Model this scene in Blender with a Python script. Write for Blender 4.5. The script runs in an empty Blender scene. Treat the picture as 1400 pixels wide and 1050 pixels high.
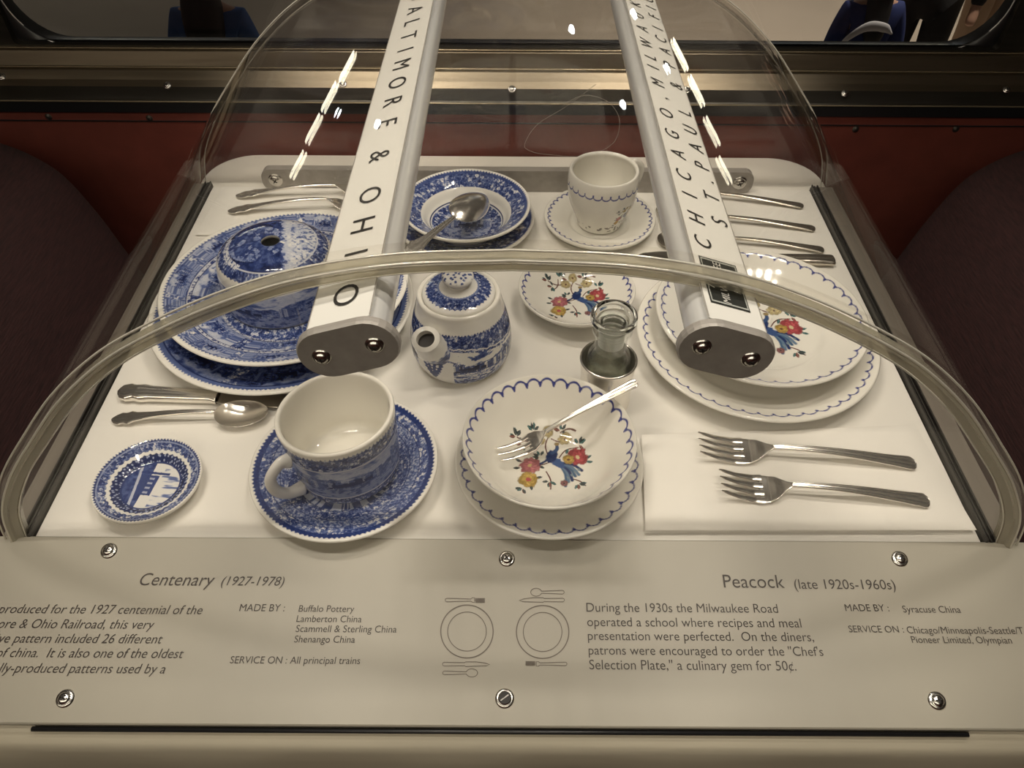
import bpy, bmesh, math, random
import numpy as np
from mathutils import Vector, Matrix

# ------------------------------------------------------------------ camera
F_PX, PITCH, ROLL, CAM_H = 1050.0, math.radians(46), math.radians(.35), .503
scene = bpy.context.scene
cam_data = bpy.data.cameras.new('camera')
cam_data.sensor_width = 36.0
cam_data.lens = 36.0 * F_PX / 1400.0
cam_data.clip_start = .01
cam = bpy.data.objects.new('camera', cam_data)
scene.collection.objects.link(cam)
CM = Matrix.Translation((0, 0, CAM_H)) @ Matrix.Rotation(math.pi / 2 - PITCH, 4, 'X') @ Matrix.Rotation(ROLL, 4, 'Z')
cam.matrix_world = CM
scene.camera = cam

# ------------------------------------------------------------------ world, exposure
world = bpy.data.worlds.new('world')
scene.world = world
world.use_nodes = True
world.node_tree.nodes['Background'].inputs[0].default_value = (.62, .50, .42, 1)
world.node_tree.nodes['Background'].inputs[1].default_value = .055
scene.view_settings.view_transform = 'Standard'
scene.view_settings.look = 'None'
scene.view_settings.gamma = 1.0
scene.view_settings.use_curve_mapping = False
scene.view_settings.exposure = 0.0
scene.cycles.transparent_max_bounces = 32
scene.cycles.max_bounces = 10
scene.cycles.sample_clamp_indirect = 4.0

SPOT_W = 5.0          # each small ceiling spot
FILL_STRENGTH = 3.6    # unseen fill panels added over the aisle
HALL_W = 1500.0         # lamp in the hall outside the window

# ------------------------------------------------------------------ helpers
RNG = np.random.RandomState(7)
C = scene.collection
ROT = np.array(CM.to_3x3())
CAM = np.array([0, 0, CAM_H])


def ray(px, py):
    return ROT @ np.array([(px - 700) / F_PX, -(py - 525) / F_PX, -1.0])


def at_z(px, py, z=0.0):
    d = ray(px, py)
    return CAM + d * (z - CAM_H) / d[2]


def at_y(px, py, y):
    d = ray(px, py)
    return CAM + d * y / d[1]


def at_plane(px, py, p, n):
    d = ray(px, py)
    return CAM + d * (np.dot(np.array(p) - CAM, n) / np.dot(d, n))


def mat(name, color=(.8, .8, .8), rough=.5, metal=0.0, spec=.5, emit=None, es=0.0, coat=0.0, noise=None):
    m = bpy.data.materials.new(name)
    m.use_nodes = True
    nt = m.node_tree
    b = nt.nodes['Principled BSDF']
    b.inputs['Base Color'].default_value = (*color, 1)
    b.inputs['Roughness'].default_value = rough
    b.inputs['Metallic'].default_value = metal
    b.inputs['Specular IOR Level'].default_value = spec
    b.inputs['Coat Weight'].default_value = coat
    b.inputs['Coat Roughness'].default_value = .05
    if emit:
        b.inputs['Emission Color'].default_value = (*emit, 1)
        b.inputs['Emission Strength'].default_value = es
    if noise:                                   # (scale, amount, bump, stretch)
        sc_, am, bump, st = noise
        tc = nt.nodes.new('ShaderNodeTexCoord')
        mp = nt.nodes.new('ShaderNodeMapping')
        mp.inputs['Scale'].default_value = st
        nz = nt.nodes.new('ShaderNodeTexNoise')
        nz.inputs['Scale'].default_value = sc_
        nz.inputs['Detail'].default_value = 5
        nt.links.new(tc.outputs['Object'], mp.inputs['Vector'])
        nt.links.new(mp.outputs[0], nz.inputs['Vector'])
        if am:
            rp = nt.nodes.new('ShaderNodeValToRGB')
            rp.color_ramp.elements[0].position = .3
            rp.color_ramp.elements[1].position = .7
            rp.color_ramp.elements[0].color = (*[c * (1 - am) for c in color], 1)
            rp.color_ramp.elements[1].color = (*[min(1, c * (1 + am)) for c in color], 1)
            nt.links.new(nz.outputs['Fac'], rp.inputs[0])
            nt.links.new(rp.outputs[0], b.inputs['Base Color'])
        if bump:
            bp = nt.nodes.new('ShaderNodeBump')
            bp.inputs['Strength'].default_value = bump
            bp.inputs['Distance'].default_value = .002
            nt.links.new(nz.outputs['Fac'], bp.inputs['Height'])
            nt.links.new(bp.outputs[0], b.inputs['Normal'])
    return m


def painted_mat(name, rough=.07):
    m = mat(name, rough=rough, spec=.55)
    nt = m.node_tree
    a = nt.nodes.new('ShaderNodeAttribute')
    a.attribute_name = 'paint'
    nt.links.new(a.outputs['Color'], nt.nodes['Principled BSDF'].inputs['Base Color'])
    return m


def clear_mat(name, tint=(.97, .965, .95), ior=1.49, haze=0.0, haze_col=(.6, .57, .5), rough=.0, boost=1.0):
    """thin clear acrylic: what is behind shows through, Fresnel reflection on top, optional milky haze"""
    m = bpy.data.materials.new(name)
    m.use_nodes = True
    nt = m.node_tree
    nt.nodes.clear()
    out = nt.nodes.new('ShaderNodeOutputMaterial')
    tr = nt.nodes.new('ShaderNodeBsdfTransparent')
    tr.inputs[0].default_value = (*tint, 1)
    gl = nt.nodes.new('ShaderNodeBsdfGlossy')
    gl.inputs['Roughness'].default_value = rough
    gl.inputs['Color'].default_value = (1, 1, 1, 1)
    geo = nt.nodes.new('ShaderNodeNewGeometry')
    mx = nt.nodes.new('ShaderNodeMix')
    mx.inputs[2].default_value = ior
    mx.inputs[3].default_value = 1 / ior
    nt.links.new(geo.outputs['Backfacing'], mx.inputs[0])
    fr = nt.nodes.new('ShaderNodeFresnel')
    nt.links.new(mx.outputs[0], fr.inputs['IOR'])
    mu = nt.nodes.new('ShaderNodeMath')
    mu.operation = 'MULTIPLY'
    mu.use_clamp = True
    mu.inputs[1].default_value = boost
    nt.links.new(fr.outputs[0], mu.inputs[0])
    if boost < 1:                     # thin sheet: weak head-on, full at grazing
        pw = nt.nodes.new('ShaderNodeMath')
        pw.operation = 'MULTIPLY_ADD'
        pw.inputs[1].default_value = 1 - boost
        pw.inputs[2].default_value = boost
        nt.links.new(fr.outputs[0], pw.inputs[0])
        nt.links.new(pw.outputs[0], mu.inputs[1])
    base = tr
    if haze:
        df = nt.nodes.new('ShaderNodeBsdfDiffuse')
        df.inputs[0].default_value = (*haze_col, 1)
        hm = nt.nodes.new('ShaderNodeMixShader')
        hm.inputs[0].default_value = haze
        nt.links.new(tr.outputs[0], hm.inputs[1])
        nt.links.new(df.outputs[0], hm.inputs[2])
        base = hm
    ms = nt.nodes.new('ShaderNodeMixShader')
    nt.links.new(mu.outputs[0], ms.inputs[0])
    nt.links.new(base.outputs[0], ms.inputs[1])
    nt.links.new(gl.outputs[0], ms.inputs[2])
    nt.links.new(ms.outputs[0], out.inputs[0])
    return m


def tag(o, label=None, cat=None, group=None, kind=None):
    if label:
        o['label'] = label
    if cat:
        o['category'] = cat
    if group:
        o['group'] = group
    if kind:
        o['kind'] = kind
    return o


def empty(name, loc, label, cat, group=None, rz=0.0):
    o = bpy.data.objects.new(name, None)
    o.empty_display_size = .02
    o.location = loc
    o.rotation_euler = (0, 0, rz)
    C.objects.link(o)
    return tag(o, label, cat, group)


def link(name, me, m, parent=None):
    o = bpy.data.objects.new(name, me)
    C.objects.link(o)
    if m is not None:
        me.materials.append(m)
    if parent is not None:
        o.parent = parent
    return o


def mesh_np(name, V, Q, color=None, smooth=True):
    """V (n,3), Q (m,4) quads"""
    me = bpy.data.meshes.new(name)
    V = np.asarray(V, dtype=np.float32)
    Q = np.asarray(Q, dtype=np.int32)
    me.vertices.add(len(V))
    me.vertices.foreach_set('co', V.ravel())
    me.loops.add(Q.size)
    me.loops.foreach_set('vertex_index', Q.ravel())
    me.polygons.add(len(Q))
    me.polygons.foreach_set('loop_start', np.arange(len(Q), dtype=np.int32) * Q.shape[1])
    me.update(calc_edges=True)
    me.polygons.foreach_set('use_smooth', np.full(len(Q), smooth))
    if color is not None:
        a = me.color_attributes.new('paint', 'FLOAT_COLOR', 'POINT')
        c4 = np.ones((len(V), 4), dtype=np.float32)
        c4[:, :3] = color
        a.data.foreach_set('color', c4.ravel())
    me.validate()
    return me


def bm_mesh(name, bm, smooth=False):
    me = bpy.data.meshes.new(name)
    bmesh.ops.recalc_face_normals(bm, faces=bm.faces[:])
    bm.to_mesh(me)
    bm.free()
    if smooth:
        for p in me.polygons:
            p.use_smooth = True
    return me


def add_box(bm, lo, hi, bevel=0.0, seg=2):
    b2 = bmesh.new()
    bmesh.ops.create_cube(b2, size=1)
    for v in b2.verts:
        v.co = Vector([lo[i] + (v.co[i] + .5) * (hi[i] - lo[i]) for i in range(3)])
    if bevel:
        bmesh.ops.bevel(b2, geom=b2.edges[:], offset=bevel, segments=seg, profile=.5, affect='EDGES')
    t = bpy.data.meshes.new('t')
    b2.to_mesh(t)
    b2.free()
    bm.from_mesh(t)
    bpy.data.meshes.remove(t)


def box(name, lo, hi, m, parent=None, bevel=0.0, seg=2):
    bm = bmesh.new()
    add_box(bm, lo, hi, bevel, seg)
    return link(name, bm_mesh(name, bm), m, parent)


def grid_quads(n, k, close_k=False):
    """n rows of k"""
    i = np.arange(n - 1)[:, None]
    kk = k if close_k else k - 1
    j = np.arange(kk)[None, :]
    j2 = (j + 1) % k
    return np.stack([i * k + j, i * k + j2, (i + 1) * k + j2, (i + 1) * k + j], -1).reshape(-1, 4)


def resample(P, ds, smooth=True):
    """smooth a profile (Catmull-Rom) and resample; P rows (r,z)"""
    P = np.array(P, float)
    if smooth:
        Pe = np.vstack([2 * P[0] - P[1], P, 2 * P[-1] - P[-2]])
        out = []
        for i in range(1, len(Pe) - 2):
            t = np.linspace(0, 1, 16, endpoint=False)[:, None]
            p0, p1, p2, p3 = Pe[i - 1], Pe[i], Pe[i + 1], Pe[i + 2]
            out.append(.5 * (2 * p1 + (p2 - p0) * t + (2 * p0 - 5 * p1 + 4 * p2 - p3) * t ** 2 + (3 * p1 - p0 - 3 * p2 + p3) * t ** 3))
        P = np.vstack(out + [P[-1:]])
    L = np.r_[0, np.cumsum(np.linalg.norm(np.diff(P, axis=0), axis=1))]
    n = max(3, int(L[-1] / ds))
    s = np.linspace(0, L[-1], n)
    return np.stack([np.interp(s, L, P[:, 0]), np.interp(s, L, P[:, 1])], 1)


def lathe(name, pieces, m, parent=None, nseg=96, color=None, loc=None):
    """pieces: list of (profile points, spacing, side) joined in order; color(r,th,z,side)->rgb"""
    prof, side = [], []
    for pts, ds, sd in pieces:
        p = resample(pts, ds)
        p[:, 0] = np.maximum(p[:, 0], 2e-5)
        if prof:
            p = p[1:]
        prof.append(p)
        side.append(np.full(len(p), sd))
    prof = np.vstack(prof)
    side = np.concatenate(side)
    th = np.linspace(0, 2 * math.pi, nseg, endpoint=False)
    r = np.repeat(prof[:, 0], nseg)
    z = np.repeat(prof[:, 1], nseg)
    T = np.tile(th, len(prof))
    S = np.repeat(side, nseg)
    V = np.stack([r * np.cos(T), r * np.sin(T), z], 1)
    col = color(r, T, z, S) if color else None
    me = mesh_np(name, V, grid_quads(len(prof), nseg, True), col)
    o = link(name, me, m, parent)
    if loc is not None:
        o.location = loc
    return o


def sweep(path, ra, rb=None, k=20, up=(0, 0, 1), caps=True, wave=0.0):
    """elliptical tube along a path: ra across, rb along up"""
    P = np.array(path, float)
    n = len(P)
    ra = np.broadcast_to(ra, n)
    rb = ra if rb is None else np.broadcast_to(rb, n)
    T = np.gradient(P, axis=0)
    T /= np.linalg.norm(T, axis=1)[:, None] + 1e-12
    up = np.array(up, float)
    A = np.cross(T, up)
    A /= np.linalg.norm(A, axis=1)[:, None] + 1e-12
    B = np.cross(A, T)
    t = np.linspace(0, 2 * math.pi, k, endpoint=False)
    V = P[:, None] + A[:, None] * (ra[:, None] * np.cos(t))[..., None] + B[:, None] * (rb[:, None] * np.sin(t))[..., None]
    V = V.reshape(-1, 3)
    Q = grid_quads(n, k, True)
    if caps:
        V = np.vstack([V, P[0], P[-1]])
        a, b = n * k, n * k + 1
        q = []
        for j in range(0, k, 2):
            q.append([a, (j + 2) % k, (j + 1) % k, j])
            q.append([b, (n - 1) * k + j, (n - 1) * k + (j + 1) % k, (n - 1) * k + (j + 2) % k])
        Q = np.vstack([Q, q])
    return V, Q


def smooth_path(pts, n=40):
    P = np.array(pts, float)
    Pe = np.vstack([2 * P[0] - P[1], P, 2 * P[-1] - P[-2]])
    u = np.linspace(0, len(P) - 1 - 1e-6, n)
    i = u.astype(int)
    t = (u - i)[:, None]
    p0, p1, p2, p3 = Pe[i], Pe[i + 1], Pe[i + 2], Pe[i + 3]
    return .5 * (2 * p1 + (p2 - p0) * t + (2 * p0 - 5 * p1 + 4 * p2 - p3) * t ** 2 + (3 * p1 - p0 - 3 * p2 + p3) * t ** 3)


# ------------------------------------------------------------------ noise for the painted china
def _hash(ix, iy, seed):
    h = (ix.astype(np.int64) * 374761393 + iy.astype(np.int64) * 668265263 + seed * 2147483647) & 0xffffffff
    h = ((h ^ (h >> 13)) * 1274126177) & 0xffffffff
    return ((h ^ (h >> 16)) & 0xffff) / 65535.0


def vnoise(x, y, seed=0):
    ix, iy = np.floor(x), np.floor(y)
    fx, fy = x - ix, y - iy
    fx, fy = fx * fx * (3 - 2 * fx), fy * fy * (3 - 2 * fy)
    a, b = _hash(ix, iy, seed), _hash(ix + 1, iy, seed)
    c, d = _hash(ix, iy + 1, seed), _hash(ix + 1, iy + 1, seed)
    return (a * (1 - fx) + b * fx) * (1 - fy) + (c * (1 - fx) + d * fx) * fy


def fbm(x, y, seed=0, o=4):
    v, a, s = 0, .5, 0
    for i in range(o):
        v = v + a * vnoise(x * 2 ** i + 17.3 * i, y * 2 ** i - 9.1 * i, seed + i)
        s += a
        a *= .55
    return v / s


def worley(x, y, seed=0):
    ix, iy = np.floor(x), np.floor(y)
    best = np.full(x.shape, 9.0)
    cell = np.zeros(x.shape)
    for dx in (-1, 0, 1):
        for dy in (-1, 0, 1):
            cx, cy = ix + dx, iy + dy
            px = cx + .15 + .7 * _hash(cx, cy, seed)
            py = cy + .15 + .7 * _hash(cx, cy, seed + 5)
            d = np.hypot(x - px, y - py)
            k = d < best
            best = np.where(k, d, best)
            cell = np.where(k, _hash(cx, cy, seed + 11), cell)
    return best, cell


def sst(a, b, x):
    t = np.clip((x - a) / (b - a), 0, 1)
    return t * t * (3 - 2 * t)


CREAM = np.array([.79, .765, .695])
STOPS = np.array([0, .22, .48, .75, 1.0])
TONES = np.array([CREAM, [.43, .46, .57], [.120, .163, .335], [.031, .051, .170], [.007, .012, .052]])


def tone(t):
    t = np.clip(t, 0, 1)
    return np.stack([np.interp(t, STOPS, TONES[:, i]) for i in range(3)], 1)


def floral(u, v, seed, dark=.78, size=.006):
    """blue ground with light blossoms, scrolling leaves and tendrils; u, v in metres"""
    w, cell = worley(u / size, v / size, seed)
    a = fbm(u / size * 2.2, v / size * 2.2, seed + 3, 3)
    b = fbm(u / size * 4.6, v / size * 4.6, seed + 17, 2)
    t = dark + .45 * (a - .5) + .25 * (b - .5)
    petal = sst(.34, .22, w + .5 * (a - .5) + .35 * (b - .5)) * (cell > .5)
    t = t - petal * (.50 - .45 * sst(.12, .05, w) + .2 * (b - .5))
    for fr, wd, am, sd in ((.8, .045, .30, 21), (1.7, .06, .26, 27)):
        vn = np.abs(fbm(u / size * fr + 2.1, v / size * fr, seed + sd, 2) - .5)
        t = t - am * sst(wd, wd * .3, vn) * (1 - .7 * petal)
    w2, c2 = worley(u / size * 2.1 + 5, v / size * 2.1, seed + 9)
    t = t - .26 * sst(.24, .12, w2 + .4 * (b - .5)) * (c2 > .45)
    return t


def loco(u, v):
    """steam engine silhouette, u in [-1.1, 1.1], v about [-.3, .6] -> mask"""
    m = np.zeros(u.shape)

    def rect(a, b, c, d):
        return ((u > a) & (u < b) & (v > c) & (v < d)).astype(float)
    for a in ((-.62, .28, -.02, .2), (.28, .56, -.05, .34), (.25, .6, .34, .4), (.64, 1.0, -.05, .18), (-.55, -.44, .2, .46),
              (-.6, -.39, .44, .5), (-.12, 0, .2, .3), (-.85, -.6, -.22, -.12), (-.75, 1.0, -.12, -.05), (-1.1, 1.1, -.29, -.265)):
        m = np.maximum(m, rect(*a))
    for cx, r in ((-.5, .08), (-.3, .08), (-.02, .13), (.26, .13), (.52, .09), (.7, .08), (.9, .08)):
        d = np.hypot(u - cx, v + .26 - r)
        m = np.maximum(m, (d < r) * (.55 + .45 * (d > r * .7)))
    return m


def scene_tone(u, v, seed, size=1.0):
    """landscape in transfer print: clouds above, tree line, hatched ground with an engine; u, v in [-1,1]"""
    cl = fbm(u * 2.2 + v, v * 3.5, seed, 4)
    fine = fbm(u * 22, v * 22, seed + 13, 3)
    t = .12 + .5 * sst(.48, .75, cl) + .25 * (fine - .5)
    hl = .14 + .6 * (fbm(u * 2.4 + 7, u * 0 + 3, seed + 2, 4) - .42) + .25 * (u < -.1)
    tree = sst(-.03, .03, hl - v)
    tx = fbm(u * 8, v * 8, seed + 4, 4)
    lf = worley(u * 14, v * 14, seed + 8)[0]
    t = t * (1 - tree) + tree * (.60 + 1.0 * (tx - .5) - .28 * sst(.3, .12, lf) + .35 * (fine - .5))
    bu = np.floor(u * 2.6 + seed * .37)
    hb = _hash(bu, bu * 0, seed + 31)
    fu = u * 2.6 + seed * .37 - bu
    bd = ((hb > .45) & (np.abs(fu - .5) < .27) & (v < -.02 + .30 * hb) & (v > -.3)).astype(float)
    wn = (np.abs((fu * 9) % 1 - .5) < .22) & (np.abs((v * 9) % 1 - .5) < .25)
    t = t * (1 - bd) + bd * np.where(wn, .8, .22 + .3 * (fu > .5))
    g = sst(.02, -.04, v + .28 + .05 * np.sin(u * 3))
    hat = .5 + .5 * np.sin((v * 60 + 8 * fbm(u * 3, v * 3, seed + 6, 2)) * 1.0)
    t = t * (1 - g) + g * (.26 + .4 * hat * tx + .55 * sst(.5, .62, tx) * fine)
    lo = loco((u - .05) / .62, (v + .12) / .62)
    t = np.maximum(t, lo * .95)
    sm = sst(.25, .05, np.hypot((u + .05) * .8, (v - .38) * 1.6) + .2 * (tx - .5))
    return t * (1 - .7 * sm * (1 - lo))


def teeth(r, th, r0, amp, n):
    """1 inside the printed area, with a toothed edge"""
    saw = np.abs(((th * n / (2 * math.pi)) % 1) - .5) * 2
    return sst(-.0003, .0003, (r0 + amp * (saw - .5)) - r)


def vignettes(r, th, n, rm, hw, seed):
    """n little landscapes round a rim, centred on radius rm, half height hw"""
    a = th * n / (2 * math.pi)
    k = np.floor(a)
    du = (a - k - .5) * 2 * math.pi * rm / n
    v = (r - rm) / hw
    u = du / hw
    return scene_tone(np.clip(u * .75, -1.4, 1.4) + 0, v * .62, seed, 1), np.abs(a - k - .5) * 2


def plate_paint(R, kind, seed):
    def f(r, th, z, side):
        x, y = r * np.cos(th), r * np.sin(th)
        q = r / R
        arc = th * R * .8
        t = np.zeros(r.shape)
        if kind == 'service':        # lower dinner plate
            vg, e = vignettes(r, th, 7, R * .78, R * .145, seed)
            n = fbm(arc * 60, r * 200, seed, 3)
            rim = .55 + .25 * (n - .5)
            band = np.where(e > .86, floral(arc, r, seed, .7, .007), vg * .8 + .32)
            t = np.where(q > .905, rim, band)
            t = np.where(np.abs(q - .905) < .006, .85, t)
            t = np.where(q < .6, .88, t)
            t = t * teeth(r, th, R * .952, .0022, 190)
        elif kind == 'upper':
            vg, e = vignettes(r, th + .3, 6, R * .655, R * .11, seed)
            vg2, e2 = vignettes(r, th, 11, R * .875, R * .075, seed + 40)
            t = np.where(q > .80, np.where(e2 > .85, floral(arc, r, seed, .6, .006), .85 * vg2 + .10), .25)
            t = np.where(q > .945, .62, t)
            dash = (vnoise(arc * 900, r * 0, seed) > .45) * (vnoise(arc * 2200, r * 1800, seed) > .35)
            t = np.where((q > .765) & (q < .795), .15 + .6 * dash * (np.abs(q - .78) < .011), t)
            t = np.where(np.abs(q - .80) < .004, .8, t)
            t = np.where(q < .765, np.where(e > .88, floral(arc, r, seed + 1, .75, .006), .8 * vg + .08), t)
            t = np.where((q > .53) & (q < .555), .12 + .6 * dash, t)
            t = np.where(np.abs(q - .765) < .004, .85, t)
            t = np.where(q < .53, floral(x, y, seed + 2, .75, .006), t)
            t = t * teeth(r, th, R * .955, .002, 170)
        elif kind == 'bowl':
            t = floral(arc, r, seed, .72, .0058)
            t = np.where(q > .90, .68 + .2 * (fbm(arc * 300, r * 300, seed, 2) - .5), t)
            t = np.where(q < .70, 0.02, t)
            t = np.where(q < .575, floral(arc * .7, r, seed + 4, .8, .0052), t)
            t = np.where(np.abs(q - .572) < .008, .85, t)
            t = np.where(np.abs(q - .555) < .005, .1, t)
            t = np.where(q < .40, scene_tone(x / R / .4, y / R / .4, seed + 8), t)
            t = t * np.where(q > .7, teeth(r, th, R * .955, .0016, 120), 1)
        elif kind == 'side':
            t = floral(arc, r, seed, .82, .007)
            t = np.where(q > .93, .75, t)
            t = np.where(q < .6, scene_tone(x / R / .6, y / R / .6, seed + 2), t)
            t = t * teeth(r, th, R * .955, .0016, 130)
        elif kind == 'saucer':
            t = floral(arc, r, seed, .66, .0048)
            fine = fbm(x * 900, y * 900, seed + 5, 2)
            t = np.where(q < .80, .52 + .9 * (fine - .5) + .25 * (floral(arc, r, seed + 7, .5, .004) - .5), t)
            t = np.where(q > .9, .78 + .2 * (fine - .5), t)
            for a in (.80, .69, .67):
                t = np.where(np.abs(q - a) < .005, .85, t)
            t = np.where((q < .67) & (q > .52), floral(arc * .7, r, seed + 3, .72, .0042), t)
            rad = vnoise(th * 26, r * 60, seed)
            t = np.where(q < .52, .25 + .45 * (rad > .5), t)
            t = t * teeth(r, th, R * .955, .0016, 120)
        elif kind == 'butter':
            t = floral(arc, r, seed, .74, .0042)
            chain = worley(arc / .0036, (r - R * .62) / .0036, seed)[0]
            t = np.where(q > .93, .8, t)
            t = np.where(np.abs(q - .915) < .009, .35, t)
            w = .735 + .012 * np.sin(th * 40)
            t = np.where(q < w + .035, .03, t)
            t = np.where(q < w - .03, .9 - .6 * sst(.3, .2, chain), t)
            t = np.where(q < .56, .8, t)
            u, v = x / R / .54, y / R / .54
            ca, sa = math.cos(1.35 + math.pi), math.sin(1.35 + math.pi)
            u2, v2 = ca * u + sa * v, -sa * u + ca * v
            sky = .05 + .5 * sst(.52, .7, fbm(u2 * 7, v2 * 1.6, seed + 3, 3)) * (v2 > .2)
            hut = ((u2 > -.45) & (u2 < .42) & (v2 > -.55) & (v2 < .12))
            win = (np.abs((u2 * 5) % 1 - .5) < .2) & (np.abs(v2 + .1) < .09)
            inner = np.where(hut, .72 - .45 * win, sky)
            inner = np.where((v2 < -.2) & ~hut, .7 + .5 * (fbm(u * 9, v * 9, seed, 3) - .5), inner)
            inner = np.where(np.abs(v2 + .55 - .15 * u2) < .05, .2, inner)
            inner = np.where((np.abs(u2 + .55) < .05) & (v2 < .45) & (v2 > -.6), .75, inner)
            t = np.where(q < .52, inner, t)
            t = t * teeth(r, th, R * .962, .0015, 96)
        t = np.where(side > .5, t, 0)
        return tone(t)
    return f


def blend(col, c, a):
    return col * (1 - a[:, None]) + np.array(c)[None] * a[:, None]


def peacock(col, u, v):
    """bird-and-blossom spray; u right, v up, unit radius"""
    n = fbm(u * 7 + 30, v * 7, 3, 3) - .5
    n2 = fbm(u * 19, v * 19 + 9, 8, 2) - .5

    def blob(cx, cy, r, c, ex=1.0, ang=0.0, k=.5, soft=.03):
        nonlocal col
        ca, sa = math.cos(ang), math.sin(ang)
        du, dv = (u - cx) * ca + (v - cy) * sa, -(u - cx) * sa + (v - cy) * ca
        d = np.hypot(du / ex, dv) + k * r * (n + n2)
        col = blend(col, c, sst(r, r - soft, d))

    rs = np.random.RandomState(4)

    def flower(cx, cy, r, c, cc):
        nonlocal col
        k = np.hypot(u - cx, v - cy) < r * 1.5
        if not k.any():
            return
        uu, vv, sub, nn = u[k], v[k], col[k], (n + n2)[k]
        pet = 7
        for ring, rad, sh in ((.62, .52, .85), (.36, .42, 1.12)):
            for j in range(pet):
                a = 2 * math.pi * (j + .5 * (ring < .5)) / pet + cx * 5
                d = np.hypot(uu - cx - ring * r * math.cos(a), vv - cy - ring * r * math.sin(a)) + .35 * r * nn
                m_ = sst(rad * r, rad * r * .75, d)
                sub = blend(sub, [min(.8, x * sh * (.72 + .55 * ((j * 37) % 10) / 10)) for x in c], m_)
                edge_ = sst(.03, .0, np.abs(d - rad * r * .85))
                sub = blend(sub, [x * .45 for x in c], edge_ * .55)
        d = np.hypot(uu - cx, vv - cy) + .3 * r * nn
        col[k] = blend(sub, cc, sst(r * .3, r * .18, d))

    def leaf(cx, cy, L, ang, c):
        nonlocal col
        ca, sa = math.cos(ang), math.sin(ang)
        du, dv = (u - cx) * ca + (v - cy) * sa, -(u - cx) * sa + (v - cy) * ca
        w = .42 * L * np.clip(1 - (du / L) ** 2, 0, 1) + .10 * L * n2
        m_ = ((np.abs(dv) < w) & (np.abs(du) < L)).astype(float)
        col = blend(col, c, m_)
        col = blend(col, [min(.7, x * 3 + .05) for x in c], m_ * sst(.012, .004, np.abs(dv)) * .7)

    def stem(x0, y0, x1, y1, wob, c, wd=.022):
        nonlocal col
        px, py = x1 - x0, y1 - y0
        L = px * px + py * py
        tt = np.clip(((u - x0) * px + (v - y0) * py) / L, 0, 1)
        nx, ny = -py / math.sqrt(L), px / math.sqrt(L)
        o_ = wob * np.sin(tt * math.pi)
        d = np.hypot(u - x0 - tt * px - nx * o_, v - y0 - tt * py - ny * o_) + .01 * n2
        col = blend(col, c, sst(wd, wd * .5, d))
    dk, bl, tl, gr = (.030, .040, .042), (.022, .040, .13), (.06, .12, .22), (.035, .085, .085)
    rd, yl, br, pk = (.44, .09, .10), (.56, .38, .11), (.13, .055, .045), (.50, .17, .19)
    for q in ((-.62, -.5, -.3, -.05, .06), (-.7, .65, -.1, .7, -.1), (.0, .1, .12, .78, .1), (.12, .62, .6, .55, -.08), (.25, .05, .72, .3, .1), (-.45, -.1, .05, -.05, -.06),
              (-.1, -.35, -.05, -.85, .05), (.5, -.6, .75, -.85, .05), (.35, .75, .7, .7, .06), (-.4, .75, -.55, .4, .05)):
        stem(*q, br)
    for cx, cy, a0 in ((-.72, .66, 2.2), (-.58, .5, 3.6), (-.3, .82, 1.2), (.74, .38, .6), (-.05, -.62, -1.5), (.6, -.74, -.9), (-.2, .12, 2.5), (.36, .78, .9), (-.68, -.78, -2.2)):
        for j in range(5):
            a = a0 + (j - 2) * .62 + .3 * rs.randn()
            leaf(cx + .105 * math.cos(a), cy + .105 * math.sin(a), .068 + .02 * rs.rand(), a, (dk, gr, br, dk, gr)[(j + int(cx * 10)) % 5])
    for cx, cy, a in ((.92, -.02, .2), (.93, -.16, -.4), (.45, .22, 1.2), (-.78, -.2, 3.1), (-.72, .02, 2.5), (-.2, -.2, -.6), (-.28, -.5, .2), (-.48, -.78, -1.6), (-.3, .1, 1.9)):
        leaf(cx, cy, .085, a, gr if cx > 0 else dk)
    # tail feathers, body, neck and head
    for k in range(6):
        stem(.2, -.12, .30 + .085 * k, -.78 + .075 * k + .04 * (k % 2), .09, (tl, (.13, .20, .30), bl)[k % 3], .055)
    for k in range(5):
        blob(.30 + .09 * k, -.62 + .07 * k, .04, (.20, .26, .30), 1.6, -1.0, .5)
    blob(.20, -.10, .13, (.05, .095, .24), 1.6, -.8, .4)
    blob(.07, .10, .145, bl, 1.55, 1.15, .3)
    stem(.1, .2, .22, .46, -.06, (.05, .09, .2), .06)
    blob(.23, .46, .062, (.30, .22, .10), 1.3, .4, .3)
    stem(-.02, .02, -.28, -.12, .02, bl, .04)
    flower(-.46, -.14, .23, pk, (.6, .45, .2))
    flower(.68, .04, .23, rd, (.62, .5, .3))
    flower(.46, -.02, .13, yl, br)
    flower(-.54, -.54, .21, yl, rd)
    flower(.44, .58, .15, (.60, .50, .27), br)
    flower(.05, .80, .12, (.60, .50, .27), br)
    flower(-.18, .60, .13, (.58, .47, .25), br)
    flower(.28, -.70, .08, (.36, .17, .17), dk)
    return col


def scallop(r, th, r0, amp, n, wd):
    """arcs bulging outward from radius r0 with little darts at the cusps (darts point inwards); returns mask"""
    a = th * n / (2 * math.pi)
    fr = a - np.floor(a)
    rs = r0 + amp * .82 * np.sin(math.pi * fr) ** .8
    line = sst(wd, wd * .45, np.abs(r - rs))
    dc = np.minimum(fr, 1 - fr) * 2 * math.pi * r0 / n
    dart = sst(.0009, .0003, dc - .0012 * np.clip((r - (r0 - amp * .55)) / (amp * .7), 0, 1)) * ((r > r0 - amp * .62) & (r < r0 + amp * .35))
    return np.maximum(line, dart)


INK = (.055, .065, .23)


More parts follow.
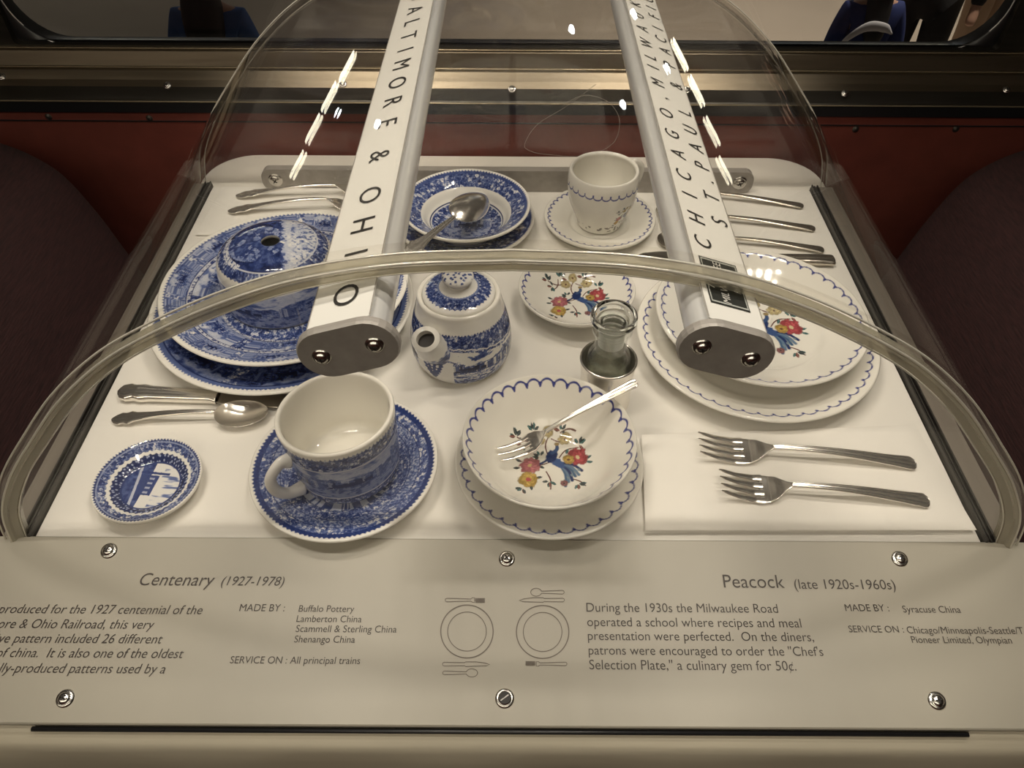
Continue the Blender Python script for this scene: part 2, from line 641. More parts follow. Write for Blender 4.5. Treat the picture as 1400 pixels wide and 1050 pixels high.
def peacock_paint(R, n, motif=None, rot=0.0, line_r=.90, amp=.003, off=(0, 0)):
    def f(r, th, z, side):
        col = np.tile(CREAM, (len(r), 1))
        m = scallop(r, th, R * line_r, amp, n, .00085) * (side > .5)
        col = blend(col, INK, m)
        if motif:
            x, y = r * np.cos(th - rot) - off[0], r * np.sin(th - rot) - off[1]
            k = (np.hypot(x, y) < motif * 1.25) & (side > .5)
            if k.any():
                col[k] = peacock(col[k], x[k] / motif, y[k] / motif)
        return col
    return f


# ------------------------------------------------------------------ materials
M = {}
M['china'] = painted_mat('glazed_china')
M['silver'] = mat('silver_plate', (.90, .865, .80), .21, .93, noise=(55, .05, 0, (1, 1, 1)))
M['dark_silver'] = mat('tarnished_silver', (.62, .57, .49), .24, .94, noise=(60, .12, .05, (1, 1, 1)))
M['steel'] = mat('screw_steel', (.62, .60, .56), .22, 1.0)
M['hole'] = mat('shade_and_eye_black', (.02, .017, .015), .6)  # near-black painted as shade in screw recesses and spout; also eye colour
M['board'] = mat('white_board', (.78, .755, .70), .38, noise=(9, .02, 0, (1, 1, 1)))
M['table'] = mat('table_laminate', (.74, .71, .64), .4, noise=(14, .03, 0, (1, 1, 1)))
M['skirt'] = mat('cream_cover', (.52, .475, .37), .55, noise=(7, .08, .4, (.6, 6, 6)))
M['rail'] = mat('dark_channel', (.07, .066, .06), .35, .6)
M['table_reflection'] = mat('painted_reflection_tan', (.21, .185, .155), .45)
M['acrylic'] = clear_mat('clear_acrylic', (.985, .98, .97), boost=.42)
M['pane'] = clear_mat('clear_end_pane', (.99, .985, .98), boost=.42)
M['edge'] = clear_mat('cut_acrylic_edge', (.80, .77, .68), haze=.46, haze_col=(.52, .49, .395), rough=.15, boost=1.3)
M['edge_line'] = mat('polished_edge', (.66, .63, .55), .15, .3)
M['glass'] = clear_mat('window_glass', (.93, .93, .91), 1.5)
M['bar'] = mat('satin_aluminium', (.84, .835, .82), .27, .5)
M['cap'] = mat('brushed_cap', (.34, .315, .285), .45, .25, noise=(120, .1, .05, (1, 8, 1)))
M['label'] = mat('white_label', (.69, .675, .63), .45)
M['ink'] = mat('black_ink', (.018, .016, .015), .5)
M['sign'] = mat('frosted_sign', (.355, .33, .272), .42, noise=(5, .05, 0, (1, 1, 1)))
M['sign_ink'] = mat('sign_ink', (.045, .034, .028), .5)
M['icon_ink'] = mat('icon_ink', (.13, .105, .085), .5)
M['seat'] = mat('maroon_upholstery', (.037, .012, .0115), .85, noise=(60, .35, .35, (1, 1, 9)))
M['wall'] = mat('red_panel', (.15, .037, .026), .5, noise=(30, .12, .05, (1, 1, 1)))
M['dark'] = mat('black_rubber', (.012, .012, .013), .35)
M['bronze'] = mat('aged_bronze', (.21, .175, .125), .33, .9, noise=(30, .15, .08, (.2, 3, 3)))
M['bronze_dark'] = mat('dark_bronze', (.085, .078, .066), .35, .8, noise=(30, .15, .08, (.2, 3, 3)))
M['sill_highlight'] = mat('sill_highlight_brass', (.50, .42, .28), .22, .6)
M['cloth'] = mat('white_napkin', (.78, .755, .70), .8, noise=(40, .02, .12, (1, 1, 1)))
M['carpet'] = mat('dark_carpet', (.035, .018, .016), .95, noise=(90, .3, .5, (1, 1, 1)))
M['ceiling'] = mat('cream_ceiling', (.74, .69, .60), .6)
M['hall'] = mat('hall_floor', (.46, .40, .335), .25, noise=(.6, .12, 0, (1, 1, 1)))
M['thread'] = clear_mat('nylon_thread', (.8, .75, .7), haze=.35, haze_col=(.55, .5, .45))


M['cruet'] = clear_mat('cruet_glass', (.975, .985, .975), 1.5, boost=1.3)
M['solid_glass'] = mat('solid_glass', (.96, .98, .96), .02)
M['solid_glass'].node_tree.nodes['Principled BSDF'].inputs['Transmission Weight'].default_value = 1
M['solid_glass'].node_tree.nodes['Principled BSDF'].inputs['IOR'].default_value = 1.48
M['frost'] = clear_mat('ground_glass', (.75, .77, .73), haze=.6, haze_col=(.72, .73, .68), rough=.3)

# ------------------------------------------------------------------ setting
# window wall: red panel below, stepped metal sill, window above
o = box('wall_back', (-3, .905, -.74), (3, 1.0, .052), M['wall'])
tag(o, 'dark red panel wall below the window sill', 'wall', kind='structure')
bm = bmesh.new()
add_box(bm, (-3, .9035, .0365), (3, .9052, .0378))
o = link('trim_1', bm_mesh('trim_1', bm), M['dark'])
tag(o, 'thin dark seam along the red wall panel', 'trim', kind='structure')


def extrude_x(name, prof, x0, x1, m, parent=None):
    V = np.array([[x, y, z] for x in np.linspace(x0, x1, 2) for y, z in prof])
    return link(name, mesh_np(name, V, grid_quads(2, len(prof)), smooth=False), m, parent)


def zy(py, Y):
    return at_y(700, py + 7, Y)[2]


sill = empty('window_sill', (0, .93, .05), 'stepped bronze window sill with dark lip above the red wall', 'window sill')
sill['kind'] = 'structure'
MI = Matrix.Translation((0, -.93, -.05))
parts = [('rubber_strip', [(.906, .052), (.900, zy(150, .9)), (.900, zy(134, .90)), (.912, zy(133, .905))], 'dark'),
         ('screw_strip', [(.900, zy(135, .9)), (.903, zy(133, .90)), (.927, zy(113, .93))], 'bronze_dark'),
         ('step_lip', [(.927, zy(113, .93)), (.934, zy(105, .934)), (.937, zy(100, .937)), (.942, zy(92, .942)), (.948, zy(88, .948)), (.955, zy(87, .95))], 'bronze'),
         ('face_strip', [(.952, zy(87, .95)), (.958, zy(66, .958)), (.962, zy(62, .96)), (.975, zy(61, .96))], 'bronze')]
for nm, prof, mm in parts:
    po = extrude_x(nm, [(y - .93, z - .05) for y, z in prof], -1.6, 1.6, M[mm], sill)


def screw_mesh(R=.006, dome=.0022):
    pr = [(0.0, dome), (R * .35, dome * .97), (R * .62, dome * .75), (R * .68, dome * .4), (R * .74, dome * .42), (R * .88, dome * .38), (R, 0.0)]
    th = np.linspace(0, 2 * math.pi, 28, endpoint=False)
    V = np.array([[max(r, 1e-5) * math.cos(a), max(r, 1e-5) * math.sin(a), z] for r, z in pr for a in th])
    return mesh_np('screw', V, grid_quads(len(pr), 28, True))


def cross_mesh(R=.006, dome=.0022):
    bm = bmesh.new()
    add_box(bm, (-R * .34, -R * .075, dome * .6), (R * .34, R * .075, dome * 1.04))  # raised dark cross stands in for the shade of the recess
    add_box(bm, (-R * .075, -R * .34, dome * .6), (R * .075, R * .34, dome * 1.04))
    return bm_mesh('cross_shade', bm)


def screw(parent, loc, normal, R=.006, spin=.4, dome=.0022, dark=False, mname='steel', pin=None):
    s = link('screw', screw_mesh(R, dome), M[mname], parent)
    q = Vector(normal).normalized().to_track_quat('Z', 'Y')
    s.matrix_local = Matrix.Translation(Vector(loc)) @ q.to_matrix().to_4x4() @ Matrix.Rotation(spin, 4, 'Z')
    if dark:
        me = mesh_np('socket_shade', *disc_np(R * .6, dome * 1.02), smooth=False)  # dark disc painted in for the shaded screw centre
        k = link('socket_shade', me, M['hole'], s)
        bm = bmesh.new()
        add_box(bm, (-R * .5, -R * .06, dome * 1.0), (R * .5, R * .06, dome * 1.15))
        link('slot', bm_mesh('slot', bm), M['steel'], s)
    else:
        link('cross_shade', cross_mesh(R, dome), M['hole'], s)
    return s


def disc_np(R, z, k=32):
    th = np.linspace(0, 2 * math.pi, k, endpoint=False)
    V = np.array([[rr * math.cos(a), rr * math.sin(a), z] for rr in (1e-5, R) for a in th])
    return V, grid_quads(2, k, True)


for px, py in ((6, 106), (231, 118), (470, 116), (700, 123), (938, 124), (1153, 129), (1373, 124)):
    p = at_y(px, py, .916)
    yy = .916
    screw(sill, (p[0], p[1] - .93 - .004, p[2] - .05 + .003), (0, -.6, .8), .0048)
for py, Y in ((61.5, .9605), (87.5, .9475), (134.5, .9005)):  # thin pale beads put the highlights of the sill edges into shape
    V, Q = sweep([(-1.6, Y - .9308, zy(py, Y) - .05), (1.6, Y - .9308, zy(py, Y) - .05)], .0009, k=8)
    link('highlight_bead', mesh_np('highlight_bead', V, Q), M['sill_highlight'], sill)
wp = bpy.data.objects['wall_back']
for px, py in ((66, 160), (204, 162), (1170, 177), (1307, 177)):
    p = at_y(px, py, .904)
    screw(wp, (p[0], .9045, p[2]), (0, -1, 0), .0042, mname='bronze_dark')

# window frame: bronze surround with round-cornered black gasket, glass pane
WX0, WX1, WZ0, WZ1 = -.622, .603, zy(60, .962), .86


def rrect(x0, x1, z0, z1, r, k=10):
    pts = []
    for cx, cz, a0 in ((x1 - r, z0 + r, -90), (x1 - r, z1 - r, 0), (x0 + r, z1 - r, 90), (x0 + r, z0 + r, 180)):
        for i in range(k):
            a = math.radians(a0 + 90 * i / (k - 1))
            pts.append((cx + r * math.cos(a), cz + r * math.sin(a)))
    return np.array(pts)


def ring_loft(name, rings, m, parent=None, smooth=True):
    """rings: list of (pts(n,2) in xz, y)"""
    V = np.vstack([np.c_[p[:, 0], np.full(len(p), y), p[:, 1]] for p, y in rings])
    return link(name, mesh_np(name, V, grid_quads(len(rings), len(rings[0][0]), True), smooth=smooth), m, parent)


win = empty('window_1', (0, .98, .1), 'railway carriage window with round glass corners in a bronze frame', 'window')
win['kind'] = 'structure'


def sh(pts):
    return pts - np.array([0, .1])


ring_loft('frame', [(sh(rrect(WX0 - 1.2, WX1 + 1.2, WZ0 - .02, WZ1 + .5, .01)), -.012), (sh(rrect(WX0, WX1, WZ0, WZ1, .006)), -.014),
                    (sh(rrect(WX0 + .002, WX1 - .002, WZ0 + .002, WZ1 - .002, .006)), -.004)], M['bronze_dark'], win, False)
bm = bmesh.new()
for x in (WX0 - .05, WX1 + .035):
    add_box(bm, (x, -.035, WZ0 - .1 - .005), (x + .012, -.012, WZ1 - .1), .003)
link('frame_bead', bm_mesh('frame_bead', bm), M['bronze'], win)
g0 = zy(50, .985)
ring_loft('gasket', [(sh(rrect(WX0 + .001, WX1 - .001, WZ0 + .001, WZ1 - .001, .006)), -.006), (sh(rrect(WX0 + .003, WX1 - .003, WZ0 + .005, WZ1 - .01, .05)), -.010),
                     (sh(rrect(WX0 + .004, WX1 - .004, g0, WZ1 - .014, .062)), -.006), (sh(rrect(WX0 + .005, WX1 - .005, g0 + .002, WZ1 - .016, .062)), .008)], M['dark'], win)
rp = sh(rrect(WX0 + .0035, WX1 - .0035, g0 - .002, WZ1 - .0125, .062))
V, Q = sweep(np.c_[rp[:, 0], np.full(len(rp), -.0075), rp[:, 1]], .0009, k=6, up=(0, 1, 0), caps=False)
link('chrome_bead', mesh_np('chrome_bead', V, Q), M['bar'], win)
box('glass', (WX0 + .006, .006, g0 - .104), (WX1 - .006, .010, WZ1 - .106), M['glass'], win)

for nm, lo, hi, mm, lab, cat in (
        ('floor', (-3, -2.2, -.76), (3, 1.0, -.74), 'carpet', 'dark carpeted floor of the dining car', 'floor'),
        ('ceiling', (-3, -2.2, 1.5), (3, 1.0, 1.55), 'ceiling', 'cream ceiling of the dining car', 'ceiling'),
        ('wall_front', (-3, -2.2, -.74), (3, -2.15, 1.5), 'wall', 'dark red wall across the aisle', 'wall'),
        ('wall_left', (-3.05, -2.2, -.74), (-3, 1.0, 1.5), 'wall', 'dark red end wall on the left', 'wall'),
        ('wall_right', (3, -2.2, -.74), (3.05, 1.0, 1.5), 'wall', 'dark red end wall on the right', 'wall')):
    tag(box(nm, lo, hi, M[mm]), lab, cat, kind='structure')
bm = bmesh.new()
add_box(bm, (-3, .99, .05), (-1.6, 1.04, 1.5))
add_box(bm, (1.6, .99, .05), (3, 1.04, 1.5))
add_box(bm, (-1.6, .99, .84), (1.6, 1.04, 1.5))
o = link('wall_back_upper', bm_mesh('w', bm), M['ceiling'])
tag(o, 'dark wall around and above the carriage window', 'wall', kind='structure')

# hall outside
o = box('ground', (-9, 1.2, -2.12), (9, 13, -2.02), M['hall'])
tag(o, 'pale floor of the hall outside the window', 'ground', kind='structure')
ld = bpy.data.lights.new('hall_lamp', 'SPOT')
ld.energy, ld.color, ld.spot_size, ld.spot_blend, ld.shadow_soft_size = HALL_W, (1, .88, .74), math.radians(70), 1.0, .15
lo_ = bpy.data.objects.new('hall_lamp', ld)
lo_.location = (3.2, 4.6, 4.0)
lo_.rotation_euler = (Vector((2.3, 6.3, -2)) - Vector(lo_.location)).to_track_quat('-Z', 'Y').to_euler()
C.objects.link(lo_)

# ------------------------------------------------------------------ ceiling lamps, added fill panels
def spot_track(x, y, lab):
    t = empty('track_light', (x, y, 1.5), lab, 'ceiling light', 'spot tracks on the ceiling')
    box('track', (-.2, -.015, -.03), (.2, .015, 0), M['bar'], t, .004)
    for i in range(4):
        px = -.15 + .1 * i
        pr = [(1e-5, 0), (.02, 0), (.024, -.05), (.026, -.06), (.022, -.06), (.02, -.045), (1e-5, -.045)]
        h_ = lathe('lamp_head', [(pr, .006, 0)], M['dark'], t, 20, loc=(px, 0, -.03))
        sd = bpy.data.lights.new('spot', 'SPOT')
        sd.energy, sd.color = SPOT_W, (1, .915, .785)
        sd.spot_size, sd.spot_blend, sd.shadow_soft_size = math.radians(46), .55, .022
        so = bpy.data.objects.new('spot', sd)
        C.objects.link(so)
        so.parent = h_
        so.location = (0, 0, -.068)
        d = Vector((-.02 * (i - 1.5), .55, 0)) - Vector((x + px, y, 1.4))
        so.rotation_euler = d.to_track_quat('-Z', 'Y').to_euler()


spot_track(-.42, .27, 'near left track of four small ceiling spots')
spot_track(.46, .27, 'near right track of four small ceiling spots')
spot_track(-.36, .72, 'left track of four ceiling spots by the window')
spot_track(.40, .72, 'right track of four ceiling spots by the window')

M['hall_bulb'] = mat('hall_bulb', (.9, .9, .9), .5, emit=(.86, .93, 1), es=60)
M['hall_tube'] = mat('hall_diffuser', (.9, .88, .8), .5, emit=(1, .93, .74), es=14)
M['tube'] = mat('fill_glow', (.9, .88, .8), .5, emit=(1, .9, .72), es=FILL_STRENGTH)
for i in range(4):  # unseen glowing panels added to raise the ambient light
    l_ = empty('ambient_panel', (-1.9 + .75 * i, -1.0, 1.5), ('leftmost', 'second', 'third', 'rightmost')[i] + ' of the four added fill panels over the aisle', 'ceiling light', 'added fill panels')
    box('housing', (-.33, -.4, -.04), (.33, .4, 0), M['bar'], l_, .006)
    box('diffuser', (-.31, -.38, -.05), (.31, .38, -.035), M['tube'], l_, .004)
# bright lamps hanging in the hall, seen mirrored in the flanks of the dome
for sx, row in ((-1, ((-3.62, 2.05), (-4.13, 1.99), (-4.63, 2.02), (-5.18, 2.14))), (1, ((3.55, 1.83), (4.06, 1.89), (4.60, 2.07), (5.11, 2.35)))):
    for i, (hx, hz) in enumerate(row):
        l_ = empty('hall_light', (hx, 8.6, hz), 'long lamp hanging in the hall, ' + ('left' if sx < 0 else 'right') + ' side, ' + ('innermost', 'second', 'third', 'outermost')[i], 'hall light', 'hall lamps')
        box('housing', (-.2, -.08, .05), (.2, .08, .12), M['bar'], l_, .01)
        box('diffuser', (-.19, -.08, -.05), (.19, .08, .05), M['hall_tube'], l_, .01)
for i, (hx, hz) in enumerate(((-4.01, 2.54), (-3.11, 3.57), (2.41, 3.67), (.99, 3.28), (2.43, 2.39), (3.3, 2.45))):
    l_ = empty('hall_downlight', (hx, 8.6, hz), 'small round lamp hanging in the hall, ' + ('far left', 'left', 'right, highest', 'middle', 'right, lowest', 'far right')[i], 'hall light', 'small hall lamps')
    lathe('shade', [([(1e-5, .12), (.05, .11), (.09, .02), (.1, 0)], .02, 0)], M['dark'], l_, 24)
    lathe('bulb', [([(1e-5, .05), (.05, .04), (.065, 0), (.04, -.035), (1e-5, -.05)], .01, 0)], M['hall_bulb'], l_, 24)

# ------------------------------------------------------------------ table
TX = .385
table = empty('dining_table', (0, .55, -.74), 'cream table under the clear dome, set against the window wall', 'table')


def plan(x0, x1, y0, y1, rf, rb, k=10):
    pts = []
    for cx, cy, a0, r in ((x1 - rf, y0 + rf, -90, rf), (x1 - rb, y1 - rb, 0, rb), (x0 + rb, y1 - rb, 90, rb), (x0 + rf, y0 + rf, 180, rf)):
        for i in range(k):
            a = math.radians(a0 + 90 * i / (k - 1))
            pts.append((cx + r * math.cos(a), cy + r * math.sin(a)))
    return np.array(pts)


def slab(name, outline, rings, m, parent, off=(0, 0, 0), cap=True, inset_dir=None):
    """rings: list of (inset, z); outline shrinks towards its centre by the inset (metres)"""
    P = np.array(outline)
    c = P.mean(0)
    n = len(P)
    T = np.roll(P, -1, 0) - np.roll(P, 1, 0)
    N = np.c_[T[:, 1], -T[:, 0]]
    N /= np.linalg.norm(N, axis=1)[:, None]
    V = [np.c_[P - N * i, np.full(n, z)] for i, z in rings]
    V = np.vstack(V) - np.array(off)
    me = bpy.data.meshes.new(name)
    faces = [tuple(q) for q in grid_quads(len(rings), n, True)]
    if cap:
        faces.append(tuple(range(n - 1, -1, -1)))
        faces.append(tuple(range((len(rings) - 1) * n, len(rings) * n)))
    me.from_pydata([tuple(v) for v in V], [], faces)
    me.update()
    bm = bmesh.new()
    bm.from_mesh(me)
    me2 = bm_mesh(name, bm)
    return link(name, me2, m, parent)


TO = (0, .55, -.74)
slab('tabletop', plan(-TX, TX, .30, .9, .01, .06), [(.004, -.045), (0, -.041), (0, -.008), (.004, -.004)], M['table'], table, TO)
# cream front block below the sign, rounded over at its lower edge
PN = np.array([0, -math.sin(math.radians(12.0)), math.cos(math.radians(12.0))])    # normal of the sign
PP = np.array([0, .322, .004])
yb = at_plane(700, 994, PP, PN)[1]                       # lower edge of the sign


def pz(y):
    return PP[2] - (PP[1] - y) * math.tan(math.radians(12.0))


bm = bmesh.new()
K = 48
xs = np.linspace(-.435, .435, K)
yl = at_plane(700, 1012, PP - np.array([0, 0, .012]), PN)[1]
prof = [(.318, pz(.318) - .0075), (yb + .02, pz(yb + .02) - .0075), (yb - .001, pz(yb) - .0075), (yl + .002, pz(yl) - .0085), (yl - .003, pz(yl) - .012), (yl - .006, pz(yl) - .022),
        (yl - .006, pz(yl) - .05), (yl - .003, -.20), (yl, -.30)]
V = []
for j, (y, z) in enumerate(prof):
    for x in xs:
        e = max(0, abs(x) - .375) / .06
        dy = .05 * (1 - math.sqrt(max(0, 1 - e * e)))
        wv = .0012 * math.sin(x * 37 + j) * (j > 5)
        V.append((x - TO[0], y + dy * (j > 1) + wv - TO[1], z - TO[2]))
link('front_apron', mesh_np('front_apron', V, grid_quads(len(prof), K)), M['skirt'], table)
bm = bmesh.new()
add_box(bm, (-.06, -.06, .03), (.06, .06, .70), .01)
add_box(bm, (-.22, -.2, 0), (.22, .2, .03), .01)
link('pedestal', bm_mesh('pedestal', bm), M['bronze_dark'], table)

board = slab('display_board', plan(-.3625, .358, .318, .815, .004, .004), [(0, -.0041), (0, -.0006), (.0006, 0)], M['board'], None)
tag(board, 'flat white display board carrying all the tableware', 'board')

# ------------------------------------------------------------------ clear dome
DY0, DY1 = .320, .830
half = np.array([(0, .2715), (.06, .2685), (.114, .2580), (.16, .241), (.2035, .219), (.24, .196), (.278, .163), (.312, .125), (.346, .083), (.371, .04), (.383, -.004)])
hp = smooth_path(half, 150)
arc = np.vstack([hp[::-1] * np.array([-1, 1]), hp[1:]])          # left foot to right foot
AT = np.gradient(arc, axis=0)
AN = np.c_[-AT[:, 1], AT[:, 0]]
AN /= np.linalg.norm(AN, axis=1)[:, None]
AN *= np.sign(AN[len(arc) // 2, 1])


def arch_loft(name, ring, m, parent):
    """ring: closed list of (normal offset, y)"""
    n, rr = len(arc), ring + ring[:1]
    V, Q = [], []
    for i in range(len(ring)):                       # every face strip has its own vertices, so edges stay crisp
        V += [np.c_[arc + AN * o_, np.full(n, y)][:, [0, 2, 1]] for o_, y in (rr[i], rr[i + 1])]
        Q.append(grid_quads(2, n) + 2 * n * i)
    return link(name, mesh_np(name, np.vstack(V), np.vstack(Q)), m, parent)


dome = empty('display_dome', (0, 0, 0), 'large clear acrylic dome arching over the whole table setting', 'display case')
dome.location = (0, 0, 0)
arch_loft('canopy', [(0, DY0 + .004), (0, DY1), (-.004, DY1), (-.004, DY0 + .004)], M['acrylic'], dome)
# front rim: cut edge of the sheet with a raised bead in front
arch_loft('front_flange', [(.0008, DY0 + .006), (.0008, DY0 - .003), (-.0046, DY0 - .003), (-.0046, DY0 + .006)], M['acrylic'], dome)
arch_loft('front_rim', [(-.0047, DY0 + .004), (-.0047, DY0 - .0045), (-.0060, DY0 - .0055), (-.0078, DY0 - .0045), (-.0086, DY0 - .0025), (-.0130, DY0 - .0015), (-.0142, DY0 + .001), (-.0142, DY0 + .005)], M['edge'], dome)
for nm, off, yy, rr in (('outer_bead', .0004, DY0 - .003, .0007), ('rim_bead', -.0048, DY0 - .0048, .0009), ('inner_bead', -.0140, DY0 - .0008, .0005)):
    V, Q = sweep(np.c_[(arc + AN * off)[:, 0], np.full(len(arc), yy), (arc + AN * off)[:, 1]], rr, k=8, up=(0, 1, 0), caps=False)
    link(nm, mesh_np(nm, V, Q), M['edge_line'], dome)
arch_loft('rear_rim', [(.0008, DY1 - .004), (.0008, DY1 + .002), (-.006, DY1 + .002), (-.006, DY1 - .004)], M['acrylic'], dome)
for nm, off, yy in (('rear_bead', .0006, DY1 + .002), ('rear_inner_bead', -.0062, DY1 - .002)):
    V, Q = sweep(np.c_[(arc + AN * off)[:, 0], np.full(len(arc), yy), (arc + AN * off)[:, 1]], .0006, k=6, up=(0, 1, 0), caps=False)
    link(nm, mesh_np(nm, V, Q), M['edge_line'], dome)

# bars (geometry first, the end panes are notched round them)
BARS = {}
for key, xl, zl, xr, zr in (('L', -.1085, .2385, -.0668, .2512), ('R', .0938, .2512, .1330, .2385)):
    c = np.array([(xl + xr) / 2, 0, (zl + zr) / 2])
    a = np.array([xr - xl, 0, zr - zl])
    w = np.linalg.norm(a)
    a /= w
    BARS[key] = (c, a, np.array([-a[2], 0, a[0]]), w)


def pane(name, y, t, inset, notch):
    top = arc + AN * inset
    xs = np.unique(np.concatenate([np.linspace(top[:, 0].min() + 1e-4, top[:, 0].max() - 1e-4, 161)] + [[c[0] - .031 + e, c[0] + .031 + e] for c, a, n, w in BARS.values() for e in (-1e-4, 1e-4)]))
    zt = np.interp(xs, top[:, 0], top[:, 1])
    if notch:
        for c, a, n, w in BARS.values():
            zt = np.where(np.abs(xs - c[0]) < .031, np.minimum(zt, c[2] - .040), zt)
    zb = np.full(len(xs), .0006)
    V, k = [], len(xs)
    for yy in (y, y + t):
        V += [np.c_[xs, np.full(k, yy), zb], np.c_[xs, np.full(k, yy), np.maximum(zt, zb + .0005)]]
    V = np.vstack(V)
    j = np.arange(k - 1)
    Q = np.vstack([np.stack([j, j + 1, j + 1 + k, j + k], 1), np.stack([2 * k + j, 3 * k + j, 3 * k + j + 1, 2 * k + j + 1], 1), np.stack([k + j, k + j + 1, 3 * k + j + 1, 3 * k + j], 1)])
    return link(name, mesh_np(name, V, Q, smooth=False), M['pane'], dome)


pane('front_pane', DY0 + .002, .003, -.010, True)
pane('rear_pane', DY1 - .003, .003, -.005, False)
for sx, x0 in ((-1, -.376), (1, .3625)):
    bm = bmesh.new()
    lo_x, hi_x = (-.3862, -.3635) if sx < 0 else (.3590, .3862)
    add_box(bm, (lo_x, .319, -.0038), (hi_x, .818, .002), .0008)
    for xx, hh in ((-.0012, .006), (-.0045, .0045), (-.0075, .0055)) if sx > 0 else ((.0012, .006), (.0045, .0045), (.0075, .0055)):
        xe = (lo_x - xx) if sx > 0 else (hi_x - xx)
        add_box(bm, (xe - .0008, .319, .0015), (xe + .0008, .817, hh), .0004)
    ch_ = link('edge_channel', bm_mesh('edge_channel', bm), M['rail'], dome)
    bm = bmesh.new()
    if sx > 0:
        add_box(bm, (lo_x + .0095, .319, .002), (hi_x - .001, .817, .0026), .0002)
    else:
        add_box(bm, (lo_x + .001, .319, .002), (hi_x - .0095, .817, .0026), .0002)
    link('reflection_strip', bm_mesh('reflection_strip', bm), M['table_reflection'], ch_)  # grey-tan strip paints the white table's reflection in the dome side

# ------------------------------------------------------------------ lettering
def glyphs(text, shear=0.0, thin=0.0):
    cu = bpy.data.curves.new('lettering', 'FONT')
    cu.body = text
    cu.shear = shear
    cu.offset = thin
    cu.resolution_u = 4
    ob = bpy.data.objects.new('lettering', cu)
    C.objects.link(ob)
    dg = bpy.context.evaluated_depsgraph_get()
    me = bpy.data.meshes.new_from_object(ob.evaluated_get(dg))
    bpy.data.objects.remove(ob)
    bpy.data.curves.remove(cu)
    n = len(me.vertices)
    co = np.zeros(n * 3)
    me.vertices.foreach_get('co', co)
    polys = [tuple(p.vertices) for p in me.polygons]
    bpy.data.meshes.remove(me)
    return co.reshape(-1, 3)[:, :2], polys


def flat_mesh(name, chunks, m, parent):
    V, Fc, n = [], [], 0
    for v, polys in chunks:
        V.append(v)
        Fc += [tuple(i + n for i in p) for p in polys]
        n += len(v)
    me = bpy.data.meshes.new(name)
    me.from_pydata([tuple(x) for x in np.vstack(V)], [], Fc)
    me.update()
    return link(name, me, m, parent)


# ------------------------------------------------------------------ label bars
def stadium(w, t, k=14):
    """cross-section, flat top and bottom, rounded ends; local (across, up)"""
    pts = []
    r = t / 2
    for cx, a0 in ((w / 2 - r, -90), (-w / 2 + r, 90)):
        for i in range(k):
            a = math.radians(a0 + 180 * i / (k - 1))
            pts.append((cx + r * math.cos(a), r * math.sin(a)))
    return np.array(pts)


def make_bar(key, label):
    c, a, n, w = BARS[key]
    y0 = .289
    y1 = DY1 - .004
    b = empty('label_bar', (c[0], .55, c[2]), label, 'sign', 'label bars along the dome')

    def W(u, y, v):
        """across, along (world y), up from the top face -> local"""
        return a * u + n * v + np.array([0, y - .55, 0])
    t = .023
    st = stadium(w, t)
    V = np.vstack([[W(u, y, v - t / 2) for u, v in st] for y in (y0, y1)])
    link('housing', mesh_np('housing', V, grid_quads(2, len(st), True), smooth=True), M['bar'], b)
    # flat white label strip let into the top, with a grey line each side
    lw = w * .40
    V = np.array([W(u, y, v) for u, v in ((-lw, .0002), (-lw, .0010), (lw, .0010), (lw, .0002)) for y in (y0 + .0015, y1)])
    lab = link('label_strip', mesh_np('label_strip', V, grid_quads(4, 2), smooth=False), M['label'], b)
    V = np.array([W(u, y, .0012) for u in (-lw - .0002, -lw + .0004) for y in (y0 + .002, y1)] + [W(u, y, .0012) for u in (lw - .0004, lw + .0002) for y in (y0 + .002, y1)])
    link('grey_line', mesh_np('grey_line', V, [[0, 1, 3, 2], [4, 5, 7, 6]], smooth=False), M['cap'], lab)
    # end cap
    cs = stadium(w * 1.27, .032)
    rings = [(1.0, y0), (1.0, y0 - .0035), (.965, y0 - .005)]
    cc = -t / 2 - .0015
    V = np.vstack([[W(u * k_, y, v * k_ + cc) for u, v in cs] for k_, y in rings] + [[W(0, rings[-1][1], cc)] * len(cs)])
    cap = link('end_cap', mesh_np('end_cap', V, grid_quads(4, len(cs), True), smooth=False), M['cap'], b)
    for s in (-1, 1):
        screw(cap, W(s * w * .34, y0 - .0048, cc), (0, -1, 0), .0052, .5 + s * .3, .003)
    # open end of the round edge tube just behind the cap
    return b, lab, W, y0


barL, labL, WL, yL = make_bar('L', 'left white label bar reading BALTIMORE & OHIO')
barR, labR, WR, yR = make_bar('R', 'right white label bar reading CHICAGO, MILWAUKEE, ST. PAUL & PACIFIC')


def bar_along(key, px, py):
    c, a, n, w = BARS[key]
    p = at_plane(px, py, c, n)
    return p[1], np.dot(p - c, a)


def place_letters(key, W, lab, items, direction, size, off, shear, wide=1.0, italic_up=1):
    chunks = []
    for ch, px, py in items:
        y, u = bar_along(key, px, py)
        v2, polys = glyphs(ch, shear, -.002)
        mid = (v2.min(0) + v2.max(0)) / 2
        cy = .36 if ch not in ',.' else mid[1] + .33 if ch == ',' else mid[1] + .33
        pts = []
        for gx, gy in v2:
            rx, ry = (gx - mid[0]) * size * wide, (gy - cy) * size
            if direction < 0:        # reads towards the viewer, letter tops to +across
                pts.append(W(off + ry, y - rx, .0014))
            else:
                pts.append(W(off - ry, y + rx, .0014))
        chunks.append((np.array(pts), polys))
    return flat_mesh('lettering', chunks, M['ink'], lab)


